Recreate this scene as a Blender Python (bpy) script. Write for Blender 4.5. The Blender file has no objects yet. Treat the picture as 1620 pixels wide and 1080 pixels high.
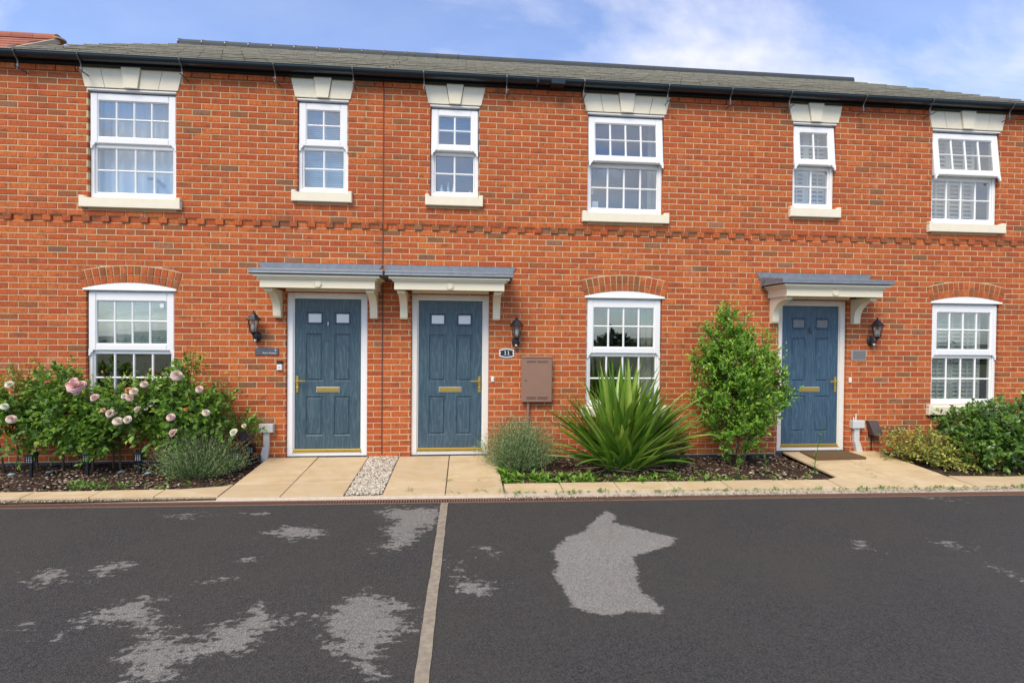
import bpy, math, random
import numpy as np
from mathutils import Vector, Matrix
random.seed(7); rng = np.random.default_rng(7)
S = bpy.context.scene; COL = S.collection
C_ = math.cos; S_ = math.sin

# ------------------------------------------------------------------ camera
CX, CD, CH = 1.0746, 6.8703, 1.6130
TH, PI_, RO = 0.08978, -0.01207, -0.00894
def _ray(x3, z3, f=1.0):
    xr = x3*C_(RO)+z3*S_(RO); z2 = -x3*S_(RO)+z3*C_(RO)
    yr = f*C_(PI_)-z2*S_(PI_); zr = f*S_(PI_)+z2*C_(PI_)
    return Vector((xr*C_(TH)+yr*S_(TH), -xr*S_(TH)+yr*C_(TH), zr))
cd = bpy.data.cameras.new('camera'); cam = bpy.data.objects.new('camera', cd); COL.objects.link(cam)
R, U, F = _ray(1,0,0), _ray(0,1,0), _ray(0,0,1)
cam.matrix_world = Matrix(((R.x,U.x,-F.x,CX),(R.y,U.y,-F.y,-CD),(R.z,U.z,-F.z,CH),(0,0,0,1)))
cd.sensor_width = 36; cd.lens = 820/1620*36; cd.clip_start = .05; cd.clip_end = 2000
S.camera = cam
# ------------------------------------------------------------------ view
S.view_settings.view_transform = 'Standard'; S.view_settings.look = 'None'
S.view_settings.exposure = 0.72; S.view_settings.gamma = 1; S.view_settings.use_curve_mapping = False
# ------------------------------------------------------------------ world + sun
SUN_EL, SUN_AZ = math.radians(50), math.radians(-150)   # azimuth measured from +Y towards +X : behind the camera, to the left
W = bpy.data.worlds.new('World'); S.world = W; W.use_nodes = True
nt = W.node_tree; nt.nodes.clear()
def wn(t, **k):
    n = nt.nodes.new(t)
    for a, b in k.items(): setattr(n, a, b)
    return n
out = wn('ShaderNodeOutputWorld'); bg = wn('ShaderNodeBackground'); bg.inputs[1].default_value = .135
sky = wn('ShaderNodeTexSky', sky_type='NISHITA', sun_disc=False, sun_elevation=SUN_EL, sun_rotation=SUN_AZ, air_density=1.0, dust_density=.6, ozone_density=2.0)
tc = wn('ShaderNodeTexCoord'); sep = wn('ShaderNodeSeparateXYZ'); nt.links.new(tc.outputs['Generated'], sep.inputs[0])
mz = wn('ShaderNodeMath', operation='ADD'); mz.inputs[1].default_value = .25; nt.links.new(sep.outputs[2], mz.inputs[0])
mx = wn('ShaderNodeMath', operation='MAXIMUM'); mx.inputs[1].default_value = .05; nt.links.new(mz.outputs[0], mx.inputs[0])
dx = wn('ShaderNodeMath', operation='DIVIDE'); dy = wn('ShaderNodeMath', operation='DIVIDE')
for d, i in ((dx,0),(dy,1)): nt.links.new(sep.outputs[i], d.inputs[0]); nt.links.new(mx.outputs[0], d.inputs[1])
cmb = wn('ShaderNodeCombineXYZ'); nt.links.new(dx.outputs[0], cmb.inputs[0]); nt.links.new(dy.outputs[0], cmb.inputs[1])
mp = wn('ShaderNodeMapping'); mp.inputs['Scale'].default_value = (1.0,1.7,1); mp.inputs['Location'].default_value = (3.3,1.4,0); mp.inputs['Rotation'].default_value = (0,0,.35)
nt.links.new(cmb.outputs[0], mp.inputs[0])
n1 = wn('ShaderNodeTexNoise'); n1.inputs['Scale'].default_value = 1.15; n1.inputs['Detail'].default_value = 9; n1.inputs['Roughness'].default_value = .56; n1.inputs['Distortion'].default_value = .5
nt.links.new(mp.outputs[0], n1.inputs[0])
r1 = wn('ShaderNodeValToRGB'); r1.color_ramp.elements[0].position = .43; r1.color_ramp.elements[1].position = .66
r1.color_ramp.elements[0].color = (.19,.19,.19,1); r1.color_ramp.elements[1].color = (1,1,1,1)
nt.links.new(n1.outputs[0], r1.inputs[0])
n2 = wn('ShaderNodeTexNoise'); n2.inputs['Scale'].default_value = 3.2; n2.inputs['Detail'].default_value = 8; n2.inputs['Roughness'].default_value = .6
nt.links.new(mp.outputs[0], n2.inputs[0])
r2 = wn('ShaderNodeValToRGB'); r2.color_ramp.elements[0].position = .35; r2.color_ramp.elements[1].position = .7
r2.color_ramp.elements[0].color = (3.7,3.85,4.6,1); r2.color_ramp.elements[1].color = (5.5,5.35,5.5,1)
nt.links.new(n2.outputs[0], r2.inputs[0])
sc = wn('ShaderNodeVectorMath', operation='MULTIPLY'); sc.inputs[1].default_value = (.74,.93,1.22)
nt.links.new(sky.outputs[0], sc.inputs[0])
mix = wn('ShaderNodeMix', data_type='RGBA'); nt.links.new(r1.outputs[0], mix.inputs[0]); nt.links.new(sc.outputs[0], mix.inputs[6]); nt.links.new(r2.outputs[0], mix.inputs[7])
nt.links.new(mix.outputs[2], bg.inputs[0]); nt.links.new(bg.outputs[0], out.inputs[0])
sl = bpy.data.lights.new('sun','SUN'); sl.energy = 2.15; sl.angle = math.radians(28); sl.color = (1,.88,.70)
so = bpy.data.objects.new('sun', sl); COL.objects.link(so)
sd = Vector((S_(SUN_AZ)*C_(SUN_EL), C_(SUN_AZ)*C_(SUN_EL), S_(SUN_EL)))
so.rotation_euler = sd.to_track_quat('Z','Y').to_euler(); so.location = sd*30

# ------------------------------------------------------------------ helpers
def tag(o, label=None, cat=None, group=None, kind=None):
    if label: o['label'] = label
    if cat: o['category'] = cat
    if group: o['group'] = group
    if kind: o['kind'] = kind
    return o
def empty(name, loc=(0,0,0)):
    o = bpy.data.objects.new(name, None); o.location = loc; o.empty_display_size = .1; COL.objects.link(o); return o
def adopt(o, parent):
    if parent is not None:
        o.parent = parent; o.matrix_parent_inverse = Matrix.Translation(-world_loc(parent))
def world_loc(p):
    # things sit unrotated; meshes are written in world coordinates, so only Empties carry an offset
    v = Vector((0,0,0))
    if p.type == 'EMPTY': v = v + Vector(p.location)
    return v
class MB:
    def __init__(s): s.v=[]; s.f=[]; s.t=[]; s.m=[]
    def add(s, vs, fs, tone=0.0, mi=0):
        k=len(s.v); s.v += [tuple(v) for v in vs]; s.f += [tuple(i+k for i in f) for f in fs]; s.t += [tone]*len(vs); s.m += [mi]*len(fs); return s
    def box(s, x0,x1,y0,y1,z0,z1, tone=0.0, mi=0):
        return s.add([(x0,y0,z0),(x1,y0,z0),(x1,y1,z0),(x0,y1,z0),(x0,y0,z1),(x1,y0,z1),(x1,y1,z1),(x0,y1,z1)],
          [(0,3,2,1),(4,5,6,7),(0,1,5,4),(1,2,6,5),(2,3,7,6),(3,0,4,7)], tone, mi)
    def bar(s, x0,x1,y0,y1,z0,z1, c=.004, tone=0.0, mi=0):
        # box whose front face (y0 side) is chamfered
        c=min(c,(x1-x0)*.45,(z1-z0)*.45,(y1-y0)*.9)
        v=[(x0,y1,z0),(x1,y1,z0),(x1,y1,z1),(x0,y1,z1),(x0,y0+c,z0),(x1,y0+c,z0),(x1,y0+c,z1),(x0,y0+c,z1),
           (x0+c,y0,z0+c),(x1-c,y0,z0+c),(x1-c,y0,z1-c),(x0+c,y0,z1-c)]
        f=[(0,3,2,1),(0,1,5,4),(1,2,6,5),(2,3,7,6),(3,0,4,7),(4,5,9,8),(5,6,10,9),(6,7,11,10),(7,4,8,11),(8,9,10,11)]
        return s.add(v,f,tone,mi)
    def prism(s, poly, a0, a1, axis='Y', tone=0.0, mi=0):
        # poly in the two other axes; axis Y -> (x,z), X -> (y,z), Z -> (x,y)
        n=len(poly)
        def P(p,a): return {'Y':(p[0],a,p[1]),'X':(a,p[0],p[1]),'Z':(p[0],p[1],a)}[axis]
        v=[P(p,a0) for p in poly]+[P(p,a1) for p in poly]
        f=[tuple(range(n)), tuple(range(2*n-1,n-1,-1))]+[(i,n+i,n+(i+1)%n,(i+1)%n) for i in range(n)]
        return s.add(v,f,tone,mi)
    def tube(s, pts, r, n=8, tone=0.0, mi=0, cap=True):
        pts=[Vector(p) for p in pts]; rs=r if isinstance(r,(list,tuple)) else [r]*len(pts); vs=[]; fs=[]
        for i,p in enumerate(pts):
            d=(pts[min(i+1,len(pts)-1)]-pts[max(i-1,0)]).normalized()
            a=d.orthogonal().normalized() if i==0 else (pa-d*pa.dot(d)).normalized()
            pa=a; b=d.cross(a)
            for k in range(n):
                t=2*math.pi*k/n; vs.append(p+a*C_(t)*rs[i]+b*S_(t)*rs[i])
        for i in range(len(pts)-1):
            for k in range(n): fs.append((i*n+k,i*n+(k+1)%n,(i+1)*n+(k+1)%n,(i+1)*n+k))
        if cap: fs += [tuple(range(n-1,-1,-1)), tuple(range((len(pts)-1)*n,len(pts)*n))]
        return s.add(vs,fs,tone,mi)
    def lathe(s, prof, c, n=16, axis='Z', tone=0.0, mi=0):
        # prof: (radius, height)
        vs=[];fs=[]
        for (r,h) in prof:
            for k in range(n):
                t=2*math.pi*k/n
                if axis=='Z': vs.append((c[0]+r*C_(t),c[1]+r*S_(t),c[2]+h))
                else: vs.append((c[0]+r*C_(t),c[1]-h,c[2]+r*S_(t)))
        for i in range(len(prof)-1):
            for k in range(n): fs.append((i*n+k,i*n+(k+1)%n,(i+1)*n+(k+1)%n,(i+1)*n+k))
        fs += [tuple(range(n-1,-1,-1)), tuple(range((len(prof)-1)*n,len(prof)*n))]
        return s.add(vs,fs,tone,mi)
    def mesh(s, name, mats, smooth=False):
        me=bpy.data.meshes.new(name); me.from_pydata(s.v,[],s.f)
        for m in (mats if isinstance(mats,(list,tuple)) else [mats]): me.materials.append(m)
        if any(s.t):
            a=me.attributes.new('tone','FLOAT','POINT'); a.data.foreach_set('value',np.array(s.t,dtype=np.float32))
        if any(s.m): me.polygons.foreach_set('material_index',s.m)
        if smooth: me.polygons.foreach_set('use_smooth',[True]*len(me.polygons))
        me.update(); return me
    def build(s, name, mats, parent=None, smooth=False):
        o=bpy.data.objects.new(name, s.mesh(name,mats,smooth)); COL.objects.link(o); adopt(o,parent); return o
def inst(name, me, parent, loc=(0,0,0), rot=None, scale=None, tone=None):
    o=bpy.data.objects.new(name, me); COL.objects.link(o); o.location=loc
    if rot is not None: o.rotation_euler=rot
    if scale is not None: o.scale=scale
    if tone is not None: o['tone']=float(tone)
    adopt(o,parent); return o
def np_mesh(name, V, Fq, mat, tone=None, parent=None, smooth=False):
    me=bpy.data.meshes.new(name); V=np.asarray(V,np.float32); Fq=np.asarray(Fq,np.int32); k=Fq.shape[1]
    me.vertices.add(len(V)); me.vertices.foreach_set('co',V.ravel())
    me.loops.add(Fq.size); me.loops.foreach_set('vertex_index',Fq.ravel())
    me.polygons.add(len(Fq)); me.polygons.foreach_set('loop_start',np.arange(len(Fq),dtype=np.int32)*k)
    try: me.polygons.foreach_set('loop_total',np.full(len(Fq),k,np.int32))
    except Exception: pass
    if tone is not None:
        a=me.attributes.new('tone','FLOAT','POINT'); a.data.foreach_set('value',np.asarray(tone,np.float32))
    if smooth: me.polygons.foreach_set('use_smooth',np.ones(len(Fq),bool))
    me.materials.append(mat); me.update(calc_edges=True); me.validate()
    o=bpy.data.objects.new(name,me); COL.objects.link(o); adopt(o,parent); return o

# ------------------------------------------------------------------ materials
class NT:
    def __init__(s,name):
        s.m=bpy.data.materials.new(name); s.m.use_nodes=True; s.t=s.m.node_tree; s.b=s.t.nodes['Principled BSDF']; s.o=s.t.nodes['Material Output']
        s.geo=s.t.nodes.new('ShaderNodeNewGeometry').outputs['Position']
    def n(s,t,ins=None,**k):
        n=s.t.nodes.new(t)
        for a,b in k.items(): setattr(n,a,b)
        for a,b in (ins or {}).items():
            if hasattr(b,'is_linked') or hasattr(b,'links'): s.t.links.new(b,n.inputs[a])
            else: n.inputs[a].default_value=b
        return n
    def map(s,sc,src=None): return s.n('ShaderNodeMapping',{'Vector':src or s.geo,'Scale':sc}).outputs[0]
    def noise(s,scale,detail=4,rough=.55,vec=None,dist=0): return s.n('ShaderNodeTexNoise',{'Vector':vec or s.geo,'Scale':scale,'Detail':detail,'Roughness':rough,'Distortion':dist}).outputs[0]
    def vor(s,scale,vec=None,feat='F1',o='Distance'): return s.n('ShaderNodeTexVoronoi',{'Vector':vec or s.geo,'Scale':scale},feature=feat).outputs[o]
    def ramp(s,fac,stops,interp='LINEAR'):
        r=s.n('ShaderNodeValToRGB',{'Fac':fac}); cr=r.color_ramp; cr.interpolation=interp
        while len(cr.elements)<len(stops): cr.elements.new(.5)
        for e,(p,c) in zip(cr.elements,stops):
            e.position=p; e.color=(c,c,c,1) if isinstance(c,(int,float)) else (*c,1)
        return r.outputs[0]
    def math(s,op,a,b=0.0,clamp=False):
        return s.n('ShaderNodeMath',{0:a,1:b},operation=op,use_clamp=clamp).outputs[0]
    def mix(s,f,a,b,mode='MIX'):
        A=a if not isinstance(a,tuple) else (*a,1); B=b if not isinstance(b,tuple) else (*b,1)
        return s.n('ShaderNodeMix',{0:f,6:A,7:B},data_type='RGBA',blend_type=mode).outputs[2]
    def tone(s):
        a=s.n('ShaderNodeAttribute',attribute_name='tone'); b=s.n('ShaderNodeAttribute',attribute_name='tone',attribute_type='OBJECT')
        return s.math('ADD',a.outputs['Fac'],b.outputs['Fac'])
    def attr(s,nm): return s.n('ShaderNodeAttribute',attribute_name=nm).outputs['Fac']
    def bump(s,h,strength=.5,dist=.01):
        s.t.links.new(s.n('ShaderNodeBump',{'Height':h,'Strength':strength,'Distance':dist}).outputs[0],s.b.inputs['Normal']); return s
    def set(s,col=None,rough=None,metal=None,spec=None):
        for nm,v in (('Base Color',col),('Roughness',rough),('Metallic',metal),('Specular IOR Level',spec)):
            if v is None: continue
            if isinstance(v,(tuple,float,int)): s.b.inputs[nm].default_value=(*v,1) if isinstance(v,tuple) else v
            else: s.t.links.new(v,s.b.inputs[nm])
        return s
def simple(name,col,rough=.5,metal=0,var=.12,scale=30,bump=0,spec=.5):
    t=NT(name); n=t.noise(scale,5); c=t.mix(n,tuple(x*(1-var) for x in col),tuple(min(1,x*(1+var)) for x in col))
    t.set(c,rough,metal,spec)
    if bump: t.bump(n,bump,.003)
    return t.m
def m_brick():
    t=NT('red_brick'); tn=t.tone()
    base=t.ramp(tn,[(0,(.43,.078,.024)),(.15,(.49,.10,.028)),(.4,(.57,.133,.032)),(.62,(.66,.178,.044)),(.7,(.42,.11,.036)),(.8,(.33,.115,.038)),(.88,(.26,.12,.05)),(.95,(.20,.12,.065)),(1,(.36,.17,.09))])
    # fold marks and scorched patches
    cr=t.noise(1,4,.6,t.map((62,20,16))); c=t.mix(t.ramp(cr,[(.42,0),(.66,.65)]),base,(.20,.06,.025))
    bl=t.noise(1,3,.5,t.map((7,7,13))); c=t.mix(t.ramp(bl,[(.55,0),(.68,.65)]),c,(.15,.07,.035))
    hi=t.noise(1,4,.6,t.map((30,10,55))); c=t.mix(t.ramp(hi,[(.58,0),(.78,.35)]),c,(.66,.27,.13))
    wx=t.noise(.55,5,.6); c=t.mix(t.ramp(wx,[(.35,.0),(.7,.3)]),c,(.40,.085,.035))
    ef=t.noise(1.4,6,.7); ef2=t.noise(45,3,.6); c=t.mix(t.math('MULTIPLY',t.ramp(ef,[(.60,0),(.74,.42)]),t.ramp(ef2,[(.4,.2),(.6,1)])),c,(.62,.44,.33))
    t.set(c,.88,0,.25); f=t.noise(1,6,.65,t.map((110,60,45))); t.bump(f,.7,.006); return t.m
def m_mortar():
    t=NT('buff_mortar'); n=t.noise(90,5); k=t.noise(1.3,4)
    c=t.mix(n,(.52,.38,.205),(.69,.53,.32)); c=t.mix(t.ramp(k,[(.4,0),(.75,.4)]),c,(.46,.34,.22)); t.set(c,.95,0,.2); t.bump(n,.5,.003); return t.m
def m_tile():
    t=NT('grey_roof_tile'); tn=t.tone(); n=t.noise(14,6,.65); k=t.noise(2.2,5,.6)
    c=t.ramp(tn,[(0,(.12,.11,.085)),(.4,(.20,.185,.145)),(.7,(.27,.25,.20)),(1,(.19,.15,.13))])
    c=t.mix(t.ramp(n,[(.4,0),(.7,.5)]),c,(.14,.13,.105)); c=t.mix(t.ramp(k,[(.5,0),(.72,.4)]),c,(.20,.21,.10))
    t.set(c,.85,0,.3); t.bump(n,.4,.004); return t.m
def m_door():
    t=NT('blue_woodgrain_door'); w=t.n('ShaderNodeTexWave',{'Vector':t.map((1,1,.22)),'Scale':6.5,'Distortion':18,'Detail':3,'Detail Scale':1.1,'Detail Roughness':.6},bands_direction='X').outputs[1]
    f=t.noise(1,5,.6,t.map((160,20,9)))
    c=t.mix(t.ramp(w,[(.5,0),(.98,.34)]),(.042,.082,.108),(.13,.19,.22)); c=t.mix(t.ramp(f,[(.5,0),(.7,.25)]),c,(.03,.06,.085))
    k=t.noise(4,4); c=t.mix(t.ramp(k,[(.5,0),(.75,.25)]),c,(.09,.15,.19))
    c=t.mix(t.tone(),c,t.mix(1.0,c,(.72,1.0,1.42),'MULTIPLY'))
    t.set(c,.36,0,.5); t.bump(t.math('ADD',w,f),.22,.002); return t.m
def m_slab():
    t=NT('buff_paving'); tn=t.tone(); n=t.noise(3.2,6,.6,dist=1.2); s=t.noise(1,4,.6,t.map((2,9,9)))
    c=t.ramp(tn,[(0,(.54,.40,.215)),(.5,(.62,.475,.27)),(1,(.65,.49,.255))])
    c=t.mix(t.ramp(n,[(.40,0),(.72,.75)]),c,(.52,.34,.13)); c=t.mix(t.ramp(s,[(.50,0),(.72,.5)]),c,(.42,.29,.15)); q=t.noise(1.7,5,.65); c=t.mix(t.ramp(q,[(.52,0),(.7,.35)]),c,(.66,.54,.36))
    g=t.noise(160,3); c=t.mix(.12,c,g); t.set(c,.8,0,.3); t.bump(t.math('ADD',n,t.math('MULTIPLY',g,.3)),.35,.006); return t.m
def m_asphalt():
    t=NT('asphalt'); v=t.vor(120); g=t.noise(420,3,.7); big=t.noise(1.1,5,.6); 
    st=t.noise(1,6,.62,t.map((7,22,7))); st2=t.noise(1,5,.6,t.map((26,26,26)))
    col=t.n('ShaderNodeTexVoronoi',{'Vector':t.geo,'Scale':120.0}).outputs['Color']
    bw=t.n('ShaderNodeRGBToBW',{0:col}).outputs[0]
    wet=t.mix(bw,(.015,.0147,.0142),(.078,.075,.070)); wet=t.mix(t.ramp(big,[(.35,0),(.7,.5)]),wet,(.062,.056,.046))
    spk=t.vor(26); sel=t.ramp(spk,[(.02,1),(.035,0)]); wet=t.mix(t.math('MULTIPLY',sel,.7),wet,(.34,.32,.27))
    dry=t.mix(bw,(.14,.134,.12),(.34,.33,.30)); dry=t.mix(t.ramp(big,[(.4,0),(.7,.3)]),dry,(.155,.135,.105))
    a=t.math('ADD',t.attr('dry_a'),t.math('MULTIPLY',t.math('SUBTRACT',st2,.5),.13)); A=t.math('MULTIPLY',a,36,True)
    b=t.math('ADD',t.attr('dry_b'),t.math('ADD',t.math('MULTIPLY',t.math('SUBTRACT',st,.46),.46),t.math('MULTIPLY',t.math('SUBTRACT',st2,.5),.42))); B=t.math('MULTIPLY',b,15,True)
    m=t.math('MAXIMUM',A,t.math('MULTIPLY',B,.85)); c=t.mix(m,wet,dry)
    t.set(c,t.math('SUBTRACT',.86,t.math('MULTIPLY',big,.12)),0,.4); t.bump(t.math('ADD',v,t.math('MULTIPLY',g,.3)),.9,.006); return t.m
def m_soil():
    t=NT('soil'); n=t.noise(30,6,.7); k=t.noise(3,4); c=t.ramp(n,[(.3,(.022,.014,.010)),(.6,(.06,.038,.026)),(.85,(.11,.075,.05))])
    c=t.mix(t.ramp(k,[(.4,0),(.7,.4)]),c,(.055,.03,.02)); t.set(c,.95,0,.2); t.bump(n,.9,.02); return t.m
def m_ramp(name,stops,rough=.8,bump=0,scale=60,spec=.4,trans=0,var=.2,sss=None):
    t=NT(name); tn=t.tone(); c=t.ramp(tn,stops); n=t.noise(scale,4)
    c=t.mix(t.ramp(n,[(.3,0),(.75,var)]),c,(.0,.0,.0))
    t.set(c,rough,0,spec)
    if bump: t.bump(n,bump,.004)
    if trans:
        tr=t.n('ShaderNodeBsdfTranslucent',{'Color':t.mix(1.0,c,(.85,1,.35),'MULTIPLY')}).outputs[0]
        mxs=t.n('ShaderNodeMixShader',{0:trans,1:t.b.outputs[0],2:tr}).outputs[0]; t.t.links.new(mxs,t.o.inputs[0])
    return t.m
def m_glass():
    t=NT('window_glass'); t.t.nodes.remove(t.b)
    tr=t.n('ShaderNodeBsdfTransparent',{'Color':(.86,.90,.90,1)}).outputs[0]
    gl=t.n('ShaderNodeBsdfGlossy',{'Color':(.94,.92,.87,1),'Roughness':.015}).outputs[0]
    w=t.noise(1.6,2); bp=t.n('ShaderNodeBump',{'Height':w,'Strength':.25,'Distance':.01}).outputs[0]; t.t.links.new(bp,t.t.nodes[-1].inputs['Normal']) if False else None
    lw=t.n('ShaderNodeLayerWeight',{'Blend':.5}).outputs['Facing']; fr=t.math('ADD',t.math('MULTIPLY',t.math('POWER',lw,4.0),.7),.185,True)
    t.t.links.new(t.n('ShaderNodeMixShader',{0:fr,1:tr,2:gl}).outputs[0],t.o.inputs[0]); return t.m
def m_frost():
    t=NT('obscure_glass'); n=t.noise(140,3); t.set(t.mix(n,(.72,.75,.77),(.86,.88,.89)),.18,0,.6); t.bump(n,.6,.003); return t.m
M={}
M['brick']=m_brick(); M['mortar']=m_mortar(); M['tile']=m_tile(); M['door']=m_door(); M['slab']=m_slab(); M['asphalt']=m_asphalt(); M['soil']=m_soil()
M['glass']=m_glass(); M['frost']=m_frost()
M['dark_frost']=simple('dark_obscure_glass',(.16,.18,.185),.15,0,.6,60,.4)
M['upvc']=simple('white_upvc',(.84,.84,.82),.3,0,.03,8)
M['stone']=simple('cream_cast_stone',(.83,.76,.58),.8,0,.07,12,.15)
M['cream']=simple('cream_paint',(.80,.73,.54),.55,0,.05,9)
M['frame']=simple('white_door_frame',(.76,.73,.66),.45,0,.05,9)
M['lead']=simple('lead',(.20,.225,.25),.5,.25,.35,14,.3)
M['black']=simple('black_plastic',(.014,.020,.024),.32,0,.2,20)
M['gutter']=simple('black_gutter',(.013,.024,.030),.22,0,.2,20)
M['black_metal']=simple('black_cast_metal',(.018,.02,.026),.42,.2,.2,60,.1)
M['steel']=simple('galvanised_strap',(.14,.13,.125),.5,.6,.3,60)
M['brushed']=simple('brushed_steel',(.30,.28,.26),.35,.7,.25,90)
M['gold']=simple('brass',(.62,.45,.10),.28,.75,.15,40)
M['silver']=simple('silver_trim',(.62,.60,.56),.3,.7,.1,40)
M['meter']=simple('brown_meter_box',(.27,.155,.105),.5,0,.07,7)
M['darkbox']=simple('dark_brown_box',(.085,.062,.058),.55,0,.15,20)
M['greybox']=simple('grey_plastic',(.58,.59,.58),.5,0,.1,20)
M['white']=simple('white_plastic',(.75,.76,.76),.4,0,.03,20)
M['plaque']=simple('slate_grey_plaque',(.085,.095,.115),.5,0,.15,50)
M['plinth']=simple('blue_engineering_brick',(.035,.042,.055),.6,0,.35,18,.3)
M['joint']=simple('joint_sealant',(.12,.05,.035),.8,0,.2,20)
M['edge']=simple('pale_edging_strip',(.27,.23,.17),.9,0,.6,22,.6); M['ridge']=simple('dark_ridge',(.045,.055,.06),.7,0,.3,20)
M['tile_edge']=simple('lit_tile_edge',(.34,.32,.25),.9,0,.45,9,.3); M['joint_sand']=simple('joint_sand',(.20,.155,.10),.95,0,.3,30,.4)  # tile_edge is paler to paint in the light caught by tile fronts
M['drain']=simple('rusty_drain_grate',(.23,.135,.095),.6,.2,.4,40,.3)
M['void']=simple('dark_void',(.012,.011,.010),.9)
M['haunch']=simple('concrete_haunch',(.50,.42,.32),.9,0,.25,25,.4)
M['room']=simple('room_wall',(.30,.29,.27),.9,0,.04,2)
M['shaded_room']=simple('shaded_room_wall',(.07,.065,.06),.9,0,.1,2)  # room wall again, with the interior gloom put into its colour
M['bulb']=simple('frosted_bulb',(.78,.78,.72),.35,0,.03,10)
M['lampglass']=M['glass']
M['curtain']=simple('sheer_curtain',(.72,.75,.80),.9,0,.06,6)
M['beige_curtain']=simple('beige_curtain',(.42,.40,.32),.9,0,.1,6)
M['blind']=simple('pale_blind',(.66,.74,.70),.6,0,.04,6)
M['blue_blind']=simple('blue_blind',(.50,.68,.80),.6,0,.04,6)
M['shutter']=simple('white_shutter',(.74,.73,.69),.45,0,.03,6)
M['mat']=simple('coir_mat',(.13,.075,.03),1,0,.4,160,.9)
M['cable']=simple('black_cable',(.012,.012,.014),.5)
M['bluep']=simple('pale_blue_plastic',(.25,.42,.45),.4,0,.2,40)
M['red_tile']=m_ramp('orange_roof_tile',[(0,(.30,.085,.045)),(.5,(.42,.15,.09)),(1,(.33,.12,.08))],.85,.3,20)
M['verge']=simple('verge_mortar',(.42,.35,.24),.9,0,.2,20,.3)
M['gravel']=m_ramp('gravel_stone',[(0,(.20,.16,.11)),(.25,(.44,.37,.28)),(.6,(.64,.57,.45)),(1,(.78,.72,.60))],.85,.3,90)
M['mulch']=m_ramp('bark_and_litter',[(0,(.025,.015,.010)),(.45,(.085,.045,.028)),(.75,(.20,.12,.07)),(.92,(.38,.28,.18)),(1,(.72,.66,.55))],.9,.3,60)
GREEN=lambda a,b,c:[(0,a),(.5,b),(1,c)]
M['rose_leaf']=m_ramp('rose_leaf',[(0,(.045,.12,.014)),(.45,(.14,.29,.028)),(.8,(.33,.50,.05)),(.93,(.33,.37,.05)),(1,(.36,.11,.05))],.5,0,30,.5,.28)
M['shrub_leaf']=m_ramp('shrub_leaf',[(0,(.06,.15,.012)),(.5,(.17,.36,.028)),(.85,(.34,.58,.05)),(1,(.52,.72,.10))],.45,0,30,.55,.3)
M['laurel_leaf']=m_ramp('laurel_leaf',[(0,(.04,.10,.014)),(.55,(.12,.25,.028)),(.93,(.26,.42,.05)),(1,(.40,.24,.04))],.36,0,30,.6,.18)
M['varie_leaf']=m_ramp('variegated_leaf',[(0,(.08,.11,.04)),(.3,(.22,.27,.05)),(.6,(.52,.54,.08)),(.78,(.70,.64,.15)),(.9,(.20,.09,.06)),(1,(.28,.16,.12))],.5,0,30,.4,.25)
M['lav_leaf']=m_ramp('lavender_leaf',[(0,(.06,.11,.03)),(.5,(.19,.28,.10)),(.9,(.42,.52,.28)),(1,(.42,.30,.24))],.7,0,60,.3,.2)
M['blade']=m_ramp('flax_blade',[(0,(.045,.12,.014)),(.4,(.13,.28,.03)),(.75,(.29,.47,.055)),(1,(.50,.62,.14))],.32,0,9,.6,.18)
M['dead_blade']=m_ramp('dead_blade',[(0,(.18,.12,.07)),(1,(.45,.36,.24))],.8,0,30,.3,.1)
M['weed_leaf']=m_ramp('weed_leaf',[(0,(.06,.15,.02)),(.6,(.15,.34,.04)),(.9,(.30,.48,.07)),(1,(.45,.40,.10))],.5,0,30,.4,.3)
M['bark']=simple('woody_stem',(.17,.12,.065),.9,0,.3,50,.5)
M['petal']=m_ramp('rose_petal',[(0,(.90,.55,.60)),(.35,(.93,.72,.68)),(.7,(.94,.84,.76)),(.85,(.94,.93,.84)),(1,(.88,.38,.15))],.6,0,60,.3,.25,.12)
M['far_tree']=m_ramp('far_tree_leaf',[(0,(.02,.04,.012)),(1,(.05,.09,.025))],.9,0,3)

# ================================================================== HOUSES
CO = .07605            # course height
NC = 63                # courses up to the projecting eaves course
PITCH = .225
HX = [-4.9, 0.0, 5.03, 10.05]
EAVE_Y, EAVE_Z, RIDGE_Y, RIDGE_Z = -.13, 4.935, 4.0, 7.30
DOORC = [-.703, .879, 5.936]
# windows: x0,x1,z sill top,z head, columns, kind, tilt degrees, glass heights (upper top, bar, bottom, lower top, bar, bottom)
BIGU = (4.474,4.254,4.031,3.893,3.625,3.353); SMU=(4.475,4.288,4.10,3.969,3.737,3.50); LOW=(1.995,1.745,1.462,1.331,1.035,.74)
WIN = [
 dict(h=0,x0=-3.587,x1=-2.551,zb=3.272,zt=4.62,n=4,k='up',tilt=0,g=BIGU),
 dict(h=0,x0=-1.083,x1=-.447,zb=3.418,zt=4.62,n=2,k='up',tilt=0,g=SMU),
 dict(h=1,x0=.598,x1=1.234,zb=3.418,zt=4.62,n=2,k='up',tilt=3.0,g=SMU),
 dict(h=1,x0=2.690,x1=3.742,zb=3.272,zt=4.62,n=4,k='up',tilt=5.5,g=BIGU),
 dict(h=2,x0=5.60,x1=6.232,zb=3.418,zt=4.62,n=2,k='up',tilt=5.0,g=SMU),
 dict(h=2,x0=7.70,x1=8.75,zb=3.272,zt=4.62,n=4,k='up',tilt=6.0,g=BIGU),
 dict(h=0,x0=-3.61,x1=-2.57,zb=.60,zt=2.155,n=4,k='low',tilt=0,g=LOW),
 dict(h=1,x0=2.70,x1=3.75,zb=.60,zt=2.155,n=4,k='low',tilt=0,g=LOW),
 dict(h=2,x0=7.745,x1=8.80,zb=.60,zt=2.155,n=4,k='low',tilt=0,g=LOW)]
houses=[]
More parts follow.
